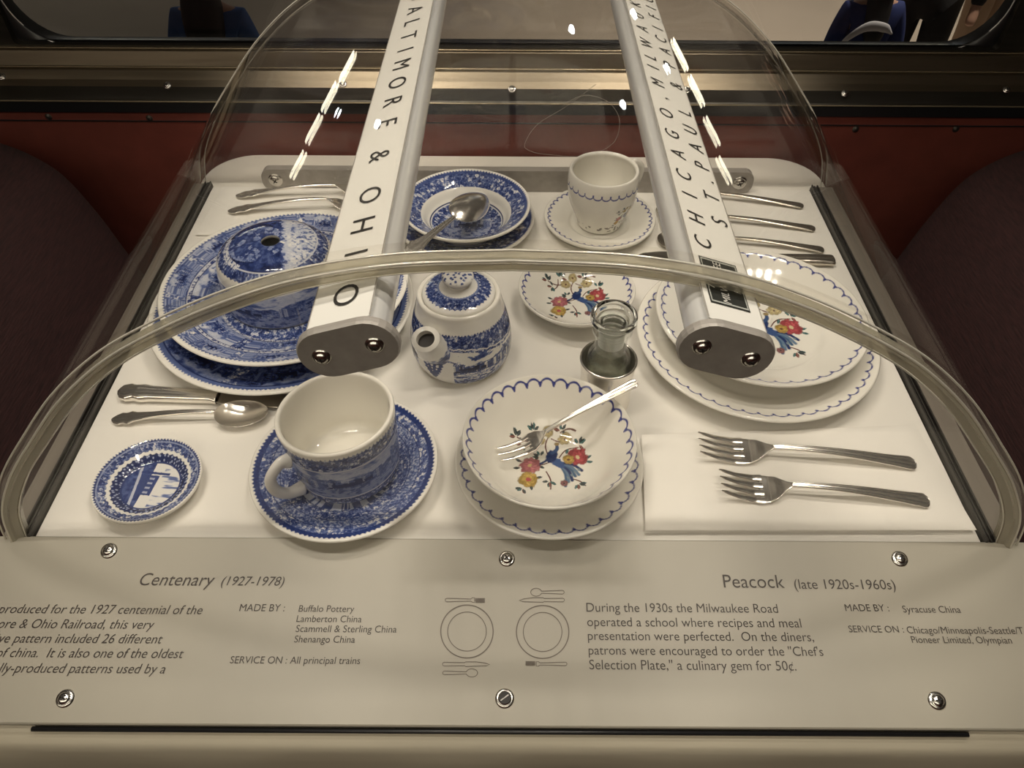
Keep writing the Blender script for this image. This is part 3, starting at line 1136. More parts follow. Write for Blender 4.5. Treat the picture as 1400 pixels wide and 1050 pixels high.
LT = [('B', 562, 1), ('A', 558, 18.5), ('L', 554, 36), ('T', 550, 54), ('I', 545.5, 73), ('M', 540.5, 93), ('O', 534.5, 118), ('R', 527.5, 144.5), ('E', 522, 173), ('&', 510, 218), ('O', 496, 272),
      ('H', 486, 313), ('I', 477, 351), ('O', 465, 408)]
place_letters('L', WL, labL, LT, -1, .0205, .0015, .0, 1.15)
L1 = [('C', 954, 331), ('H', 944, 298), ('I', 936, 267), ('C', 928, 239), ('A', 921, 212), ('G', 912, 183), ('O', 905, 155), (',', 910, 137), ('M', 892.5, 113), ('I', 889.5, 93), ('L', 884.5, 79),
      ('W', 879.5, 59), ('A', 875, 40.7), ('U', 869.7, 21.7), ('K', 864, 5.7), ('E', 861, -9), ('E', 858, -22)]
L2 = [('S', 984, 306), ('T', 974, 271), ('.', 976, 253), ('P', 961, 230), ('A', 952, 205.6), ('U', 945, 180), ('L', 938, 157.6), ('&', 924.5, 120), ('P', 920, 92.5), ('A', 913, 74), ('C', 905, 56),
      ('I', 899, 41), ('F', 898, 26), ('I', 892.5, 13.7), ('C', 889, 2)]
place_letters('R', WR, labR, L1, 1, .0145, -.0075, .28, 1.1)
place_letters('R', WR, labR, L2, 1, .0145, .0085, .28, 1.1)
# small black emblem at the near end of the right bar
qy = [bar_along('R', *p) for p in ((954, 348.6), (1008, 370), (1023, 434), (967, 410))]
ya, yb_ = np.mean([qy[0][0], qy[1][0]]), np.mean([qy[2][0], qy[3][0]])
ua, ub = np.mean([qy[0][1], qy[3][1]]), np.mean([qy[1][1], qy[2][1]])
sk = .004


def EM(p, q, v):
    """emblem coords p across (0..1), q along from near (0) to far (1)"""
    return WR(ua + (ub - ua) * p + 0, yb_ + (ya - yb_) * q - sk * (p - .5) * 0, v)


em = link('emblem', mesh_np('emblem', [EM(0, 0, .0013), EM(1, 0, .0013), EM(1, 1, .0013), EM(0, 1, .0013)], [[0, 1, 2, 3]], smooth=False), mat('emblem_black', (.02, .022, .02), .4), labR)
br_ = .03
Q8 = []
Vb = [EM(*p, .0015) for p in ((br_, br_), (1 - br_, br_), (1 - br_, 1 - br_), (br_, 1 - br_), (br_ * 2, br_ * 2), (1 - br_ * 2, br_ * 2), (1 - br_ * 2, 1 - br_ * 2), (br_ * 2, 1 - br_ * 2))]
link('emblem_border', mesh_np('emblem_border', Vb, [[0, 1, 5, 4], [1, 2, 6, 5], [2, 3, 7, 6], [3, 0, 4, 7]], smooth=False), mat('emblem_grey', (.35, .36, .33), .5), labR)
ch = []
for txt, row, hgt, x0 in (('THE', .80, .15, .30), ('MILWAUKEE', .46, .2, .06), ('ROAD', .12, .17, .34)):
    v2, polys = glyphs(txt, .2, -.01)
    v2 = v2 - v2.min(0)
    wd = 1 - 2 * x0
    pts = [EM(1 - (row + gy / v2[:, 1].max() * hgt), x0 + gx / v2[:, 0].max() * wd, .0016) for gx, gy in v2]
    ch.append((np.array(pts), polys))
flat_mesh('emblem_lettering', ch, M['label'], labR)

# ------------------------------------------------------------------ sign
SX = .46
so = (0, .25, pz(.25))
sign = empty('sign_panel', so, 'frosted sign panel about Centenary and Peacock china at the table front', 'sign')
e2 = np.array([0, math.cos(math.radians(12.0)), math.sin(math.radians(12.0))])
e1 = np.array([1.0, 0, 0])
slen = (.3195 - yb) / e2[1]


def SP(x, s, v):
    """x across, s along slope from the lower edge, v above the face -> sign-local"""
    return np.array([x, yb, pz(yb)]) + e2 * s + PN * v - np.array(so)


bm = bmesh.new()
ring = [(0, -.006), (0, -.001), (.001, 0), (slen - .001, 0), (slen, -.001), (slen, -.006)]
V = [SP(x, s, v) for x in (-SX, SX) for s, v in ring]
me = bpy.data.meshes.new('panel')
nq = len(ring)
me.from_pydata([tuple(v) for v in V], [], [(i, (i + 1) % nq, nq + (i + 1) % nq, nq + i) for i in range(nq)] + [tuple(range(nq)), tuple(range(2 * nq - 1, nq - 1, -1))])
bm.from_mesh(me)
link('panel', bm_mesh('panel', bm), M['sign'], sign)
# dark strip and bright lip along the lower edge
pl, pr_ = at_plane(42, 997, PP - PN * .004, PN)[0], at_plane(1325, 1003, PP - PN * .004, PN)[0]
V, Q = sweep([SP(pl, -.0022, -.0055), SP(pr_, -.0022, -.0055)], .0017, k=8)
link('dark_strip', mesh_np('dark_strip', V, Q), M['dark'], sign)


def on_sign(px, py):
    return at_plane(px, py, PP, PN)


def loc_sign(px, py):
    p = on_sign(px, py)
    return p[0], np.dot(p - np.array([0, yb, pz(yb)]), e2)


for px, py, dk in ((149, 753, 0), (693, 764, 0), (1230, 764, 0), (89, 955, 0), (690, 955, 1), (1281, 958, 0)):
    x, s = loc_sign(px, py)
    screw(sign, SP(x, s, 0), PN, .0062 if not dk else .0066, px * .01, .0032, bool(dk))


def text_block(name, lines, shear, m):
    ch_, ref = [], None
    for txt, x0, x1, yy in lines:
        v2, polys = glyphs(txt, shear, -.003)
        xb, sb = loc_sign(x1, yy)
        wd = v2[:, 0].max() - v2[:, 0].min()
        if x0 is not None:
            xa, _ = loc_sign(x0, yy)
            k = (xb - xa) / wd
            ref = ref or k
        else:
            k = ref
        v2 = v2 - np.array([v2[:, 0].max(), 0])
        ch_.append((np.array([SP(xb + gx * k, sb + gy * k * 1.04, .0004) for gx, gy in v2]), polys))
    return flat_mesh(name, ch_, m, sign)


SI = M['sign_ink']
text_block('heading', [('Centenary', 190, 292, 801), ('(1927-1978)', 302, 388, 801)], .22, SI)
text_block('paragraph', [('produced for the 1927 centennial of the', -4, 276, 840), ('Baltimore & Ohio Railroad, this very', None, 210, 860), ('extensive pattern included 26 different', None, 221, 880),
                         ('pieces of china.  It is also one of the oldest', None, 250, 900), ('continually-produced patterns used by a', None, 225, 921)], .22, SI)
text_block('maker_lines', [('MADE BY :', 327, 389, 836), ('Buffalo Pottery', 408, 484, 837), ('Lamberton China', 405, 494, 851), ('Scammell & Sterling China', 404, 542, 865), ('Shenango China', 402, 485, 879),
                           ('SERVICE ON : All principal trains', 314, 492, 908)], .06, SI)
text_block('heading', [('Peacock', 990, 1073, 804), ('(late 1920s-1960s)', 1087, 1225, 806)], .0, SI)
text_block('paragraph', [('During the 1930s the Milwaukee Road', 802, 1064, 838), ('operated a school where recipes and meal', 803, 1096, 858), ('presentation were perfected.  On the diners,', 804, 1113, 877),
                         ('patrons were encouraged to order the "Chef\'s', 805, 1126, 897), ('Selection Plate," a culinary gem for 50\u00a2.', 806, 1089, 917)], .0, SI)
text_block('maker_lines', [('MADE BY :', 1156, 1216, 836), ('Syracuse China', 1235, 1314, 838), ('SERVICE ON :', 1161, 1236, 865), ('Chicago/Minneapolis-Seattle/T', 1241, 1400, 867), ('Pioneer Limited, Olympian', 1247, 1384, 880)], -.04, SI)


def stroke(pts, wd=1.3, closed=True):
    """outline in photo pixels on the sign face -> flat ribbon"""
    P = np.array(pts, float)
    n = len(P)
    T = (np.roll(P, -1, 0) - np.roll(P, 1, 0)) if closed else np.gradient(P, axis=0)
    N = np.c_[-T[:, 1], T[:, 0]]
    N /= np.linalg.norm(N, axis=1)[:, None] + 1e-9
    V = []
    for q in np.vstack([P - N * wd / 2, P + N * wd / 2]):
        x, s = loc_sign(*q)
        V.append(SP(x, s, .0004))
    rng = range(n if closed else n - 1)
    return np.array(V), [(i, (i + 1) % n, n + (i + 1) % n, n + i) for i in rng]


def Z(x, y):
    return 580 + x / 6.364, 790 + y / 6.364


def circ(cx, cy, rx, ry, k=72):
    return [Z(cx + rx * math.cos(a), cy + ry * math.sin(a)) for a in np.linspace(0, 2 * math.pi, k, endpoint=False)]


def handle_pts(xe, xn, y, he, hn):
    """rounded handle end at xe running to the neck xn"""
    s = 1 if xn > xe else -1
    return [(xn, y - hn), (xe + s * he, y - he), (xe + s * he * .3, y - he * .7), (xe, y), (xe + s * he * .3, y + he * .7), (xe + s * he, y + he), (xn, y + hn)]


def icon_spoon(xe, xn, xt, y):
    c, r = (xn + xt) / 2, abs(xt - xn) / 2
    el = [(c + (1 if xn < xt else -1) * r * -math.cos(a), y + r * .72 * math.sin(a)) for a in np.linspace(.25, 2 * math.pi - .25, 24)]
    return [Z(*p) for p in handle_pts(xe, xn, y, 16, 9) + el]


def icon_knife(xe, xn, xt, y):
    s = 1 if xt > xn else -1
    return [Z(*p) for p in handle_pts(xe, xn, y, 16, 13) + [(xn + 8 * s, y + 20), (xt - 30 * s, y + 14), (xt, y + 4), (xt - 40 * s, y - 10), (xt - 120 * s, y - 20), (xn + 8 * s, y - 20)]]


def icon_fork(xe, xn, xt, y):
    s = 1 if xt > xn else -1
    return [Z(*p) for p in handle_pts(xe, xn, y, 15, 9) + [(xn + 14 * s, y + 20), (xn + 34 * s, y + 20), (xn + 34 * s, y - 20), (xn + 14 * s, y - 20)]]


def icon(name, cx, cy, extra, forks):
    ch_ = [stroke(circ(cx, cy, 228, 230), 1.5), stroke(circ(cx, cy, 168, 170), 1.0)] + [stroke(p, .9) for p in extra]
    for x0, x1, y in forks:
        for k in range(7):
            yy = y - 18 + 6 * k
            ch_.append(stroke([Z(x0, yy), Z(x1, yy)], .55, False))
    return flat_mesh(name, ch_, M['icon_ink'], sign)


icon('place_setting_drawing', 372, 468, [icon_fork(182, 405, 530, 194), icon_knife(158, 352, 570, 752), icon_spoon(160, 365, 464, 828)], [(445, 528, 198)])
icon('place_setting_drawing', 1030, 472, [icon_spoon(1218, 1022, 926, 126), icon_knife(1220, 1042, 826, 194), icon_fork(1242, 1008, 880, 750)], [(965, 882, 746)])

# ------------------------------------------------------------------ grey bar at the back of the board
pL, pR = at_y(360, 245, .811), at_y(1028, 249, .811)
zl_, zh = .001, at_y(700, 231, .811)[2]
bb = empty('back_bar', (0, .811, .0002), 'long grey metal bar across the back of the setting', 'bar')
cs = rrect(pL[0], pR[0], 0, zh, .011, 8)
ring_loft('bar_plate', [(cs, -.005), (cs, .005)], M['cap'], bb, False)
ctr = cs.mean(0)
V = np.vstack([np.c_[cs[:, 0], np.full(len(cs), -.005), cs[:, 1]], np.c_[(cs * .0 + ctr)[:, 0], np.full(len(cs), -.005), (cs * 0 + ctr)[:, 1]]])
me = bpy.data.meshes.new('bar_face')
me.from_pydata([tuple(v) for v in V[:len(cs)]], [], [tuple(range(len(cs)))])
link('bar_face', me, M['cap'], bb)
screw(bb, (pR[0] - .016, -.0052, .014), (0, -1, 0), .0085, .5, .003)
screw(bb, (pL[0] + .016, -.0052, .014), (0, -1, 0), .0085, .9, .003)

# ------------------------------------------------------------------ china
def plate(name, loc, R, h, well, paint, label, cat='plate', group=None, nseg=640, ds=.0008, rz=0.0, foot=.6, deep=.25, thick=.004):
    """rimmed plate: h = rim height, well = radius share of the flat well"""
    wz = h * deep
    top = [(0, wz), (R * well * .5, wz), (R * well * .88, wz + .0006), (R * well * 1.06, wz + (h - wz) * .30), (R * (well + 1) / 2, wz + (h - wz) * .62), (R * .93, h - (h - wz) * .1), (R * .985, h)]
    edge = [(R * .985, h), (R, h - thick * .35), (R * .985, h - thick * .95)]
    und = [(R * .985, h - thick * .95), (R * (well + 1) / 2, wz + (h - wz) * .45 - thick * .6), (R * foot * 1.04, .0035), (R * foot, 0.0), (R * foot * .92, 0.0), (R * foot * .85, max(wz - thick, .0012)), (0, max(wz - thick, .0012))]
    o_ = lathe(name, [(top, ds, 1), (edge, .0008, 0), (und, .004, 0)], M['china'], None, nseg, paint)
    o_.location = loc
    o_.rotation_euler = (0, 0, rz)
    return tag(o_, label, cat, group)


PA = (-.222, .574, 0)
plate('dinner_plate', PA, .1255, .024, .60, plate_paint(.1255, 'service', 3), 'largest blue and white plate, lowest of the stack at left', foot=.58)
PB = (-.217, .581, .0085)
plate('dinner_plate', (PB[0], PB[1], .0125), .1172, .0315, .58, plate_paint(.1172, 'upper', 12), 'blue and white scenic plate lying on the largest blue plate', foot=.54, rz=.5)

# covered muffin dish cover with steam hole
CR = .0545


def cover_paint(r, th, z, side):
    q = r / CR
    x, y = r * np.cos(th), r * np.sin(th)
    arcl = th * CR
    t = floral(arcl, r, 31, .78, .005)
    sc = scene_tone(x / CR / .78, y / CR / .78 - .1, 35)
    f1, f2 = fbm(x * 170, y * 170, 5, 4), fbm(x * 420, y * 420, 15, 3)
    sc = .80 + .7 * (f1 - .5) - .5 * sst(.52, .62, f1) * (np.hypot(x + .012, y) < .026) + .3 * (f2 - .5)
    sc = sc - (.62 + .5 * (f1 - .5)) * sst(.16, .24, x / CR + .25 * (f2 - .5)) + .35 * sst(.5, .7, f2) * (x / CR > .35)
    t = np.where(q < .74, sc, t)
    t = np.where((q > .74) & (q < .765), .15, t)
    t = np.where((th > 2.7) & (th < 3.9) & (q > .70) & (q < .79), .12 + .5 * (vnoise(arcl * 900, r * 900, 2) > .6), t)
    low = z < .052
    saw = np.abs(((th * 66 / (2 * math.pi)) % 1) - .5) * 2
    t = np.where((z < .0555 + .0012 * saw) & (side > .5), .03, t)
    body = scene_tone(((th * 4 / (2 * math.pi)) % 1 - .5) * 2.4, (z - .022) / .02, 44) * .9 + .1
    t = np.where(z < .043, body, t)
    t = np.where(side > .5, t, 0)
    return tone(t)


cov = lathe('muffin_cover', [([(.0085, .070), (.0095, .0708), (.02, .0702), (.035, .0668), (.046, .0605), (.0515, .053), (.0535, .042), (.0545, .022), (.0545, .003)], .0007, 1),
                             ([(.0545, .003), (.0535, .0), (.0515, .003), (.0505, .03), (.047, .052), (.034, .0625), (.02, .066), (.0085, .067), (.0085, .070)], .003, 0)], M['china'], None, 480, cover_paint)
cov.location = (-.2250, .5895, .0125 + .0315 * .25 + .0004)
cov.scale = (1.02, 1.02, .87)
cov.rotation_euler = (0, 0, .25)
tag(cov, 'domed blue and white dish cover with a round steam hole', 'dish cover')

# soup bowl and underplate at the back
plate('side_plate', (-.054, .732, 0), .0782, .016, .6, plate_paint(.0782, 'side', 21), 'dark blue underplate beneath the blue bowl with the spoon', nseg=420, ds=.001)
BR = .0705
bowl_top = [(0, .007), (BR * .35, .007), (BR * .5, .009), (BR * .6, .014), (BR * .68, .022), (BR * .80, .028), (BR * .93, .033), (BR * .985, .035)]
bowl_und = [(BR * .985, .0312), (BR * .85, .026), (BR * .72, .019), (BR * .62, .010), (BR * .5, .004), (BR * .45, 0), (BR * .4, 0), (BR * .38, .003), (0, .003)]
o = lathe('soup_bowl', [(bowl_top, .0007, 1), ([bowl_top[-1], (BR, .0335), bowl_und[0]], .0008, 0), (bowl_und, .003, 0)], M['china'], None, 480, plate_paint(BR, 'bowl', 51))
o.location = (-.0515, .722, .016 * .25 + .0005)
tag(o, 'blue and white rimmed bowl with a white inner band, spoon inside', 'bowl')

# front cup and saucer
FC = (-.1337, .3815)
plate('saucer', (*FC, 0), .0747, .018, .55, plate_paint(.0747, 'saucer', 61), 'blue and white saucer under the large blue cup', 'saucer', nseg=560, ds=.0006)


def cup(name, loc, R0, R1, h, paint, label, ang, hz, hr, hpaint, belly=None, group=None, hthick=.0042, tilt=(0, 0)):
    root = empty(name, loc, label, 'cup', group)
    root.rotation_euler = (tilt[0], tilt[1], 0)
    out = belly or [(R1 * .78, 0), (R1 * .95, .003), (R1 * 1.0, .010), (R1 + (R0 - R1) * .3, h * .4), (R1 + (R0 - R1) * .75, h * .75), (R0, h - .002)]
    inn = [(r - .004 if r > .02 else r, z) for r, z in out[::-1]]
    inn = [(R0 - .0012, h)] + [(R0 - .0038, h - .002)] + [(r - .0042, max(z, .006)) for r, z in out[-2:1:-1]] + [(R1 * .5, .0052), (0, .005)]
    lathe('body', [([(0, .002), (R1 * .6, .002), (R1 * .68, 0), out[0]], .003, 0), (out, .0006, 1), ([out[-1], (R0 - .0004, h - .0006), inn[0]], .0006, 0), (inn, .0012, 0)], M['china'], root, 420, paint)
    ca, sa = math.cos(ang), math.sin(ang)
    rr = R1 + (R0 - R1) * .55
    ro = lambda z: np.interp(z, [p[1] for p in out], [p[0] for p in out]) + hthick * .2
    pts = [(ro(hz + hr * .95), hz + hr * .95), (rr + hr * .55, hz + hr * 1.05), (rr + hr * 1.15, hz + hr * .55), (rr + hr * 1.15, hz - hr * .25), (rr + hr * .7, hz - hr * .9), (ro(hz - hr * 1.15), hz - hr * 1.15)]
    P = smooth_path([(r * ca, r * sa, z) for r, z in pts], 40)
    e = np.abs(np.linspace(-1, 1, 40)) ** 3
    V, Q = sweep(P, hthick * (1 + .5 * e), hthick * .72 * (1 + .5 * e), up=(-sa, ca, 0))
    link('handle', mesh_np('handle', V, Q, hpaint(V)), M['china'], root)
    return root


def cup_paint(r, th, z, side):
    arcl = th * .044
    t = scene_tone(((th * 3.2 / (2 * math.pi)) % 1 - .5) * 2.6, (z - .030) / .019, 71) * .75 + .15
    t = np.where(z > .047, floral(arcl, z, 73, .8, .0045), t)
    t = np.where(np.abs(z - .046) < .0007, .1, t)
    t = np.where(z < .013, floral(arcl, z, 75, .8, .004), t)
    t = np.where(np.abs(z - .013) < .0006, .15, t)
    saw = np.abs(((th * 84 / (2 * math.pi)) % 1) - .5) * 2
    t = np.where(z > .0595 + .0022 * saw, .02, t)
    t = np.where(side > .5, t, 0)
    return tone(t)


CUPZ = .018 * .25 + .0006
cup('coffee_cup', (-.1300, .3835, .0068), .0450, .0408, .0665, cup_paint, 'large blue and white cup standing on the front blue saucer', math.radians(222), .030, .0165, lambda V: tone(np.full(len(V), .05)), hthick=.0046, tilt=(-.040, -.052))

# butter pat dish
plate('butter_pat', (-.2881, .3669, 0), .0418, .0135, .60, plate_paint(.0418, 'butter', 81), 'small round blue butter dish at the front left corner', 'dish', nseg=420, ds=.0005, rz=.1)

# teapot
TP = (-.0470, .5225, 0)
tea = empty('teapot', TP, 'squat blue and white teapot with its spout towards the front', 'teapot', rz=math.radians(240))


def tea_paint(r, th, z, side):
    arcl = th * .043
    ang = np.arctan2(np.sin(th), np.cos(th))
    saw = np.abs(((th * 90 / (2 * math.pi)) % 1) - .5) * 2
    dip = .005 * np.cos(ang) + .003 * np.sin(3 * ang)
    t = np.zeros(r.shape) + .02
    land = scene_tone(((ang * 2.2 / math.pi) % 1 - .5) * 2.6, (z - .028) / .017, 91)
    land = np.where(land > .35, land + .1, .04)
    t = np.where((z > .011) & (z < .048), land, t)
    band = (z > .041 + dip * .6) & (z < .0600 + .0018 * saw)
    t = np.where(band, floral(arcl, z, 93, .76, .0048), t)
    wave = np.abs(z - (.043 + dip * .6) - .0011 * np.abs(np.sin(th * 14)))
    t = np.where(wave < .0006, .05, t)
    t = np.where((z > .005) & (z < .0125) & (np.abs(ang) > .42), floral(arcl, z, 95, .8, .005), t)
    # leaf spray below the spout
    u, v = ang * .043, z - .010
    leaf = np.zeros(r.shape)
    for s in (-.5, -.22, .1, .42):
        d = np.abs(u - s * v) - .0015 * np.sin(np.clip(v / .022, 0, 1) * math.pi) ** .5 * (1 + .5 * np.sin(v * 1800))
        leaf = np.maximum(leaf, ((d < .0006) & (v > 0) & (v < .021)).astype(float))
    t = np.where((np.abs(ang) < .42) & (z < .034), .04 + .7 * leaf, t)
    return tone(np.where(side > .5, t, 0))


lathe('body', [([(0, .002), (.030, .002), (.033, 0), (.035, 0)], .003, 0),
               ([(.035, 0), (.0400, .003), (.0450, .013), (.0463, .025), (.0452, .038), (.0425, .051), (.0390, .064), (.0368, .073)], .0006, 1),
               ([(.0368, .073), (.0364, .0765), (.0348, .078), (.0328, .0765), (.0315, .071), (.034, .04), (.034, .012), (0, .008)], .002, 0)], M['china'], tea, 480, tea_paint)


def lid_paint(r, th, z, side):
    arcl = th * .028
    saw = np.abs(((th * 40 / (2 * math.pi)) % 1) - .5) * 2
    t = floral(arcl, r, 97, .78, .005)
    t = np.where(r > .0275 + .0014 * saw, .03, t)
    t = np.where(r < .0185, .45, t)
    t = np.where(r < .0165 + .0006 * saw, .03, t)
    t = np.where((z > .0925) & (r < .0135), np.where(worley(r * np.cos(th) / .004, r * np.sin(th) / .004, 4)[0] < .3, .65, .05), t)
    return tone(np.where(side > .5, t, 0))


lid = lathe('lid', [([(.0320, .0758), (.0316, .0782), (.0290, .0798), (.0225, .0822), (.016, .0838), (.0095, .0850)], .0005, 1), ([(.0095, .0850), (.0, .0853)], .002, 0)], M['china'], tea, 360, lid_paint)
lathe('knob', [([(.0098, .0848), (.0090, .0870), (.0118, .0900), (.0138, .0932), (.0125, .0962), (.007, .0982), (0, .0986)], .0006, 1)], M['china'], lid, 200, lid_paint)
# spout points along +x of the teapot
P = smooth_path([(.033, 0, .038), (.0425, 0, .0455), (.0482, 0, .0540), (.0525, 0, .0630)], 40)
ra = np.interp(np.linspace(0, 1, 40), [0, .4, .8, 1], [.0170, .0140, .0123, .0118])
Vo, Qo = sweep(P, ra, ra * 1.08, 40, up=(0, 1, 0), caps=False)
Vi, Qi = sweep(P[::-1][:26], (ra - .0042)[::-1][:26], ((ra - .0042) * 1.08)[::-1][:26], 40, up=(0, 1, 0), caps=False)
Vs = np.vstack([Vo, Vi])
jj = np.arange(40)
# bridge the lip: match by nearest vertex of the inner end ring
endr = (39 * 40) + jj
nn = np.array([np.argmin(np.linalg.norm(Vi[:40] - Vo[e], axis=1)) for e in endr]) + len(Vo)
lip = np.stack([endr, endr[(jj + 1) % 40], nn[(jj + 1) % 40], nn], 1)
sl = np.repeat(np.linspace(0, 1, 40), 40)
tt = np.where(sl < .45 + .04 * np.sin(np.tile(jj, 40) * 2.0), floral(np.tile(jj, 40) * .0016, sl * .03, 99, .76, .0048), .02)
tt = np.concatenate([tt, np.full(len(Vi), .0)])
sp_ = link('spout', mesh_np('spout', Vs, np.vstack([Qo, Qi + len(Vo), lip]), tone(tt)), M['china'], tea)
rv = Vi.reshape(-1, 40, 3)[9]
hv = np.vstack([rv, np.repeat(rv.mean(0)[None], 40, 0)])
link('spout_shade', mesh_np('spout_shade', hv, grid_quads(2, 40, True), smooth=False), M['hole'], sp_)  # dark disc added inside the spout in place of its inner shade
P = smooth_path([(-.040, 0, .057), (-.049, 0, .058), (-.055, 0, .048), (-.053, 0, .036), (-.043, 0, .025)], 40)
ha = math.radians(4)
P = np.c_[P[:, 0] * math.cos(ha), P[:, 0] * math.sin(ha), P[:, 2]]
V, Q = sweep(P, .0050, .004, up=(-math.sin(ha), math.cos(ha), 0))
link('handle', mesh_np('handle', V, Q, tone(np.full(len(V), .05))), M['china'], tea)

# peacock pattern pieces
plate('dinner_plate', (.2284, .536, 0), .1115, .020, .66, peacock_paint(.1115, 50, None, 0, .915, .0034), 'larger white plate with blue scallop edge, beneath the flowered plate', foot=.6)
plate('dinner_plate', (.2308, .5450, .0100), .0970, .0285, .62, peacock_paint(.0970, 42, .044, 0, .92, .0030, (.004, 0)), 'white scallop-edged plate with a bird and flowers at its centre, stacked on another', foot=.56)

plate('saucer', (.0302, .3855, 0), .0757, .019, .58, peacock_paint(.0757, 38, None, 0, .90, .0034), 'white scallop-edged saucer beneath the flowered bowl at the front', 'saucer', nseg=480)
JR = .0672
j_top = [(0, .0065), (JR * .30, .0065), (JR * .5, .008), (JR * .66, .016), (JR * .80, .029), (JR * .92, .0405), (JR * .985, .046)]
j_und = [(JR * .985, .0425), (JR * .88, .032), (JR * .72, .016), (JR * .58, .006), (JR * .5, 0), (JR * .45, 0), (JR * .42, .003), (0, .003)]


def j_paint(r, th, z, side):
    return peacock_paint(JR, 34, .0345, math.radians(4), .915, .0030, (.002, .0075))(r, th, z, side)


o = lathe('cereal_bowl', [(j_top, .0006, 1), ([j_top[-1], (JR, .0445), j_und[0]], .0008, 0), (j_und, .003, 0)], M['china'], None, 560, j_paint)
o.location = (.0290, .3815, .019 * .25 + .0005)
tag(o, 'white bowl with peacock and blossom print, small fork inside', 'bowl')

KR = .0575
k_top = [(0, .006), (KR * .4, .006), (KR * .6, .009), (KR * .8, .0175), (KR * .985, .027)]
k_und = [(KR * .985, .0235), (KR * .8, .012), (KR * .6, .004), (KR * .52, 0), (KR * .46, 0), (KR * .44, .003), (0, .003)]
o = lathe('fruit_dish', [(k_top, .0006, 1), ([k_top[-1], (KR, .0255), k_und[0]], .0008, 0), (k_und, .003, 0)], M['china'], None, 480, peacock_paint(KR, 35, .0345, math.radians(5), .90, .0026, (0, .007)))
o.location = (.0632, .5945, 0)
tag(o, 'small white flowered dish behind the silver cruet holder', 'dish')

MC = (.0975, .7365)
plate('saucer', (*MC, 0), .0625, .0145, .55, peacock_paint(.0625, 42, .016, 0, .90, .0026), 'white scallop-edged saucer beneath the white cup at the back', 'saucer', nseg=420)


def mcup_paint(r, th, z, side):
    col = np.tile(CREAM, (len(r), 1))
    n = 26
    a = th * n / (2 * math.pi)
    fr = a - np.floor(a)
    zc = .0565 - .0038 * np.sqrt(np.clip(1 - (2 * fr - 1) ** 2, 0, 1))
    m = sst(.0011, .0006, np.abs(z - zc))
    dc = np.minimum(fr, 1 - fr) * 2 * math.pi * .036 / n
    m = np.maximum(m, ((dc < .0007) & (np.abs(z - .0563) < .0018)).astype(float))
    col = blend(col, (.10, .11, .30), m * (side > .5))
    ang = np.arctan2(np.sin(th - math.radians(-48)), np.cos(th - math.radians(-48)))
    u, v = ang * .034 / .014, (z - .026) / .014
    k = (np.abs(u) < 1.1) & (np.abs(v) < 1.1) & (side > .5)
    if k.any():
        col[k] = peacock(col[k], u[k], v[k])
    sp = (fbm(th * 9, z * 400, 5, 2) > .62) & (z < .012) & (z > .004) & (side > .5)
    return blend(col, (.12, .10, .09), sp * .8)


cup('tea_cup', (*MC, .0145 * .25 + .0006), .0372, .0255, .0690, mcup_paint, 'white cup with blue scalloped line standing at the back', math.radians(30), .0485, .0155, lambda V: np.tile(CREAM, (len(V), 1)),
    belly=[(.0215, 0), (.0245, .002), (.0262, .008), (.0312, .020), (.0362, .034), (.0384, .048), (.0384, .060), (.0374, .0668)], hthick=.004)

# cruet in silver holder
CX = (.0815, .466)
hold = lathe('cruet_holder', [([(0, .003), (.019, .003), (.021, 0), (.0228, .001), (.0232, .006), (.0225, .012), (.0222, .03), (.0232, .044), (.0238, .050)], .001, 0),
                              ([(.0238, .050), (.0246, .0515), (.0238, .0528), (.0224, .0515), (.0215, .04), (.021, .006), (0, .005)], .001, 0)], M['silver'], None, 96)
hold.location = (*CX, 0)
tag(hold, 'round silver holder gripping the clear glass cruet', 'cruet holder')
bot = empty('glass_cruet', (*CX, .0056), 'clear glass cruet with a flared stopper, seated in the silver holder', 'cruet')
lathe('bottle', [([(0, .001), (.0175, .001), (.0192, .004), (.0196, .02), (.0196, .043), (.018, .051), (.0145, .0575), (.0135, .060), (.0135, .074), (.0150, .0765)], .0012, 0),
                 ([(.0150, .0765), (.0165, .0785), (.0165, .081), (.0150, .0825), (.0122, .081), (.0112, .076), (.0112, .060), (.0155, .05), (.017, .042), (.017, .006), (0, .004)], .0012, 0)], M['cruet'], bot, 72)
st_ = lathe('stopper', [([(0, .0635), (.0085, .0635), (.0098, .067), (.0100, .079), (.0112, .0835), (.0160, .0865), (.0186, .0895), (.0188, .0945)], .0008, 0),
                        ([(.0188, .0945), (.0178, .0962), (.0158, .0945), (.0140, .0905), (.0095, .0895), (0, .0895)], .0008, 0)], M['solid_glass'], bot, 96)
lathe('ground_neck', [([(.0108, .064), (.0109, .079)], .002, 0)], M['frost'], st_, 64)

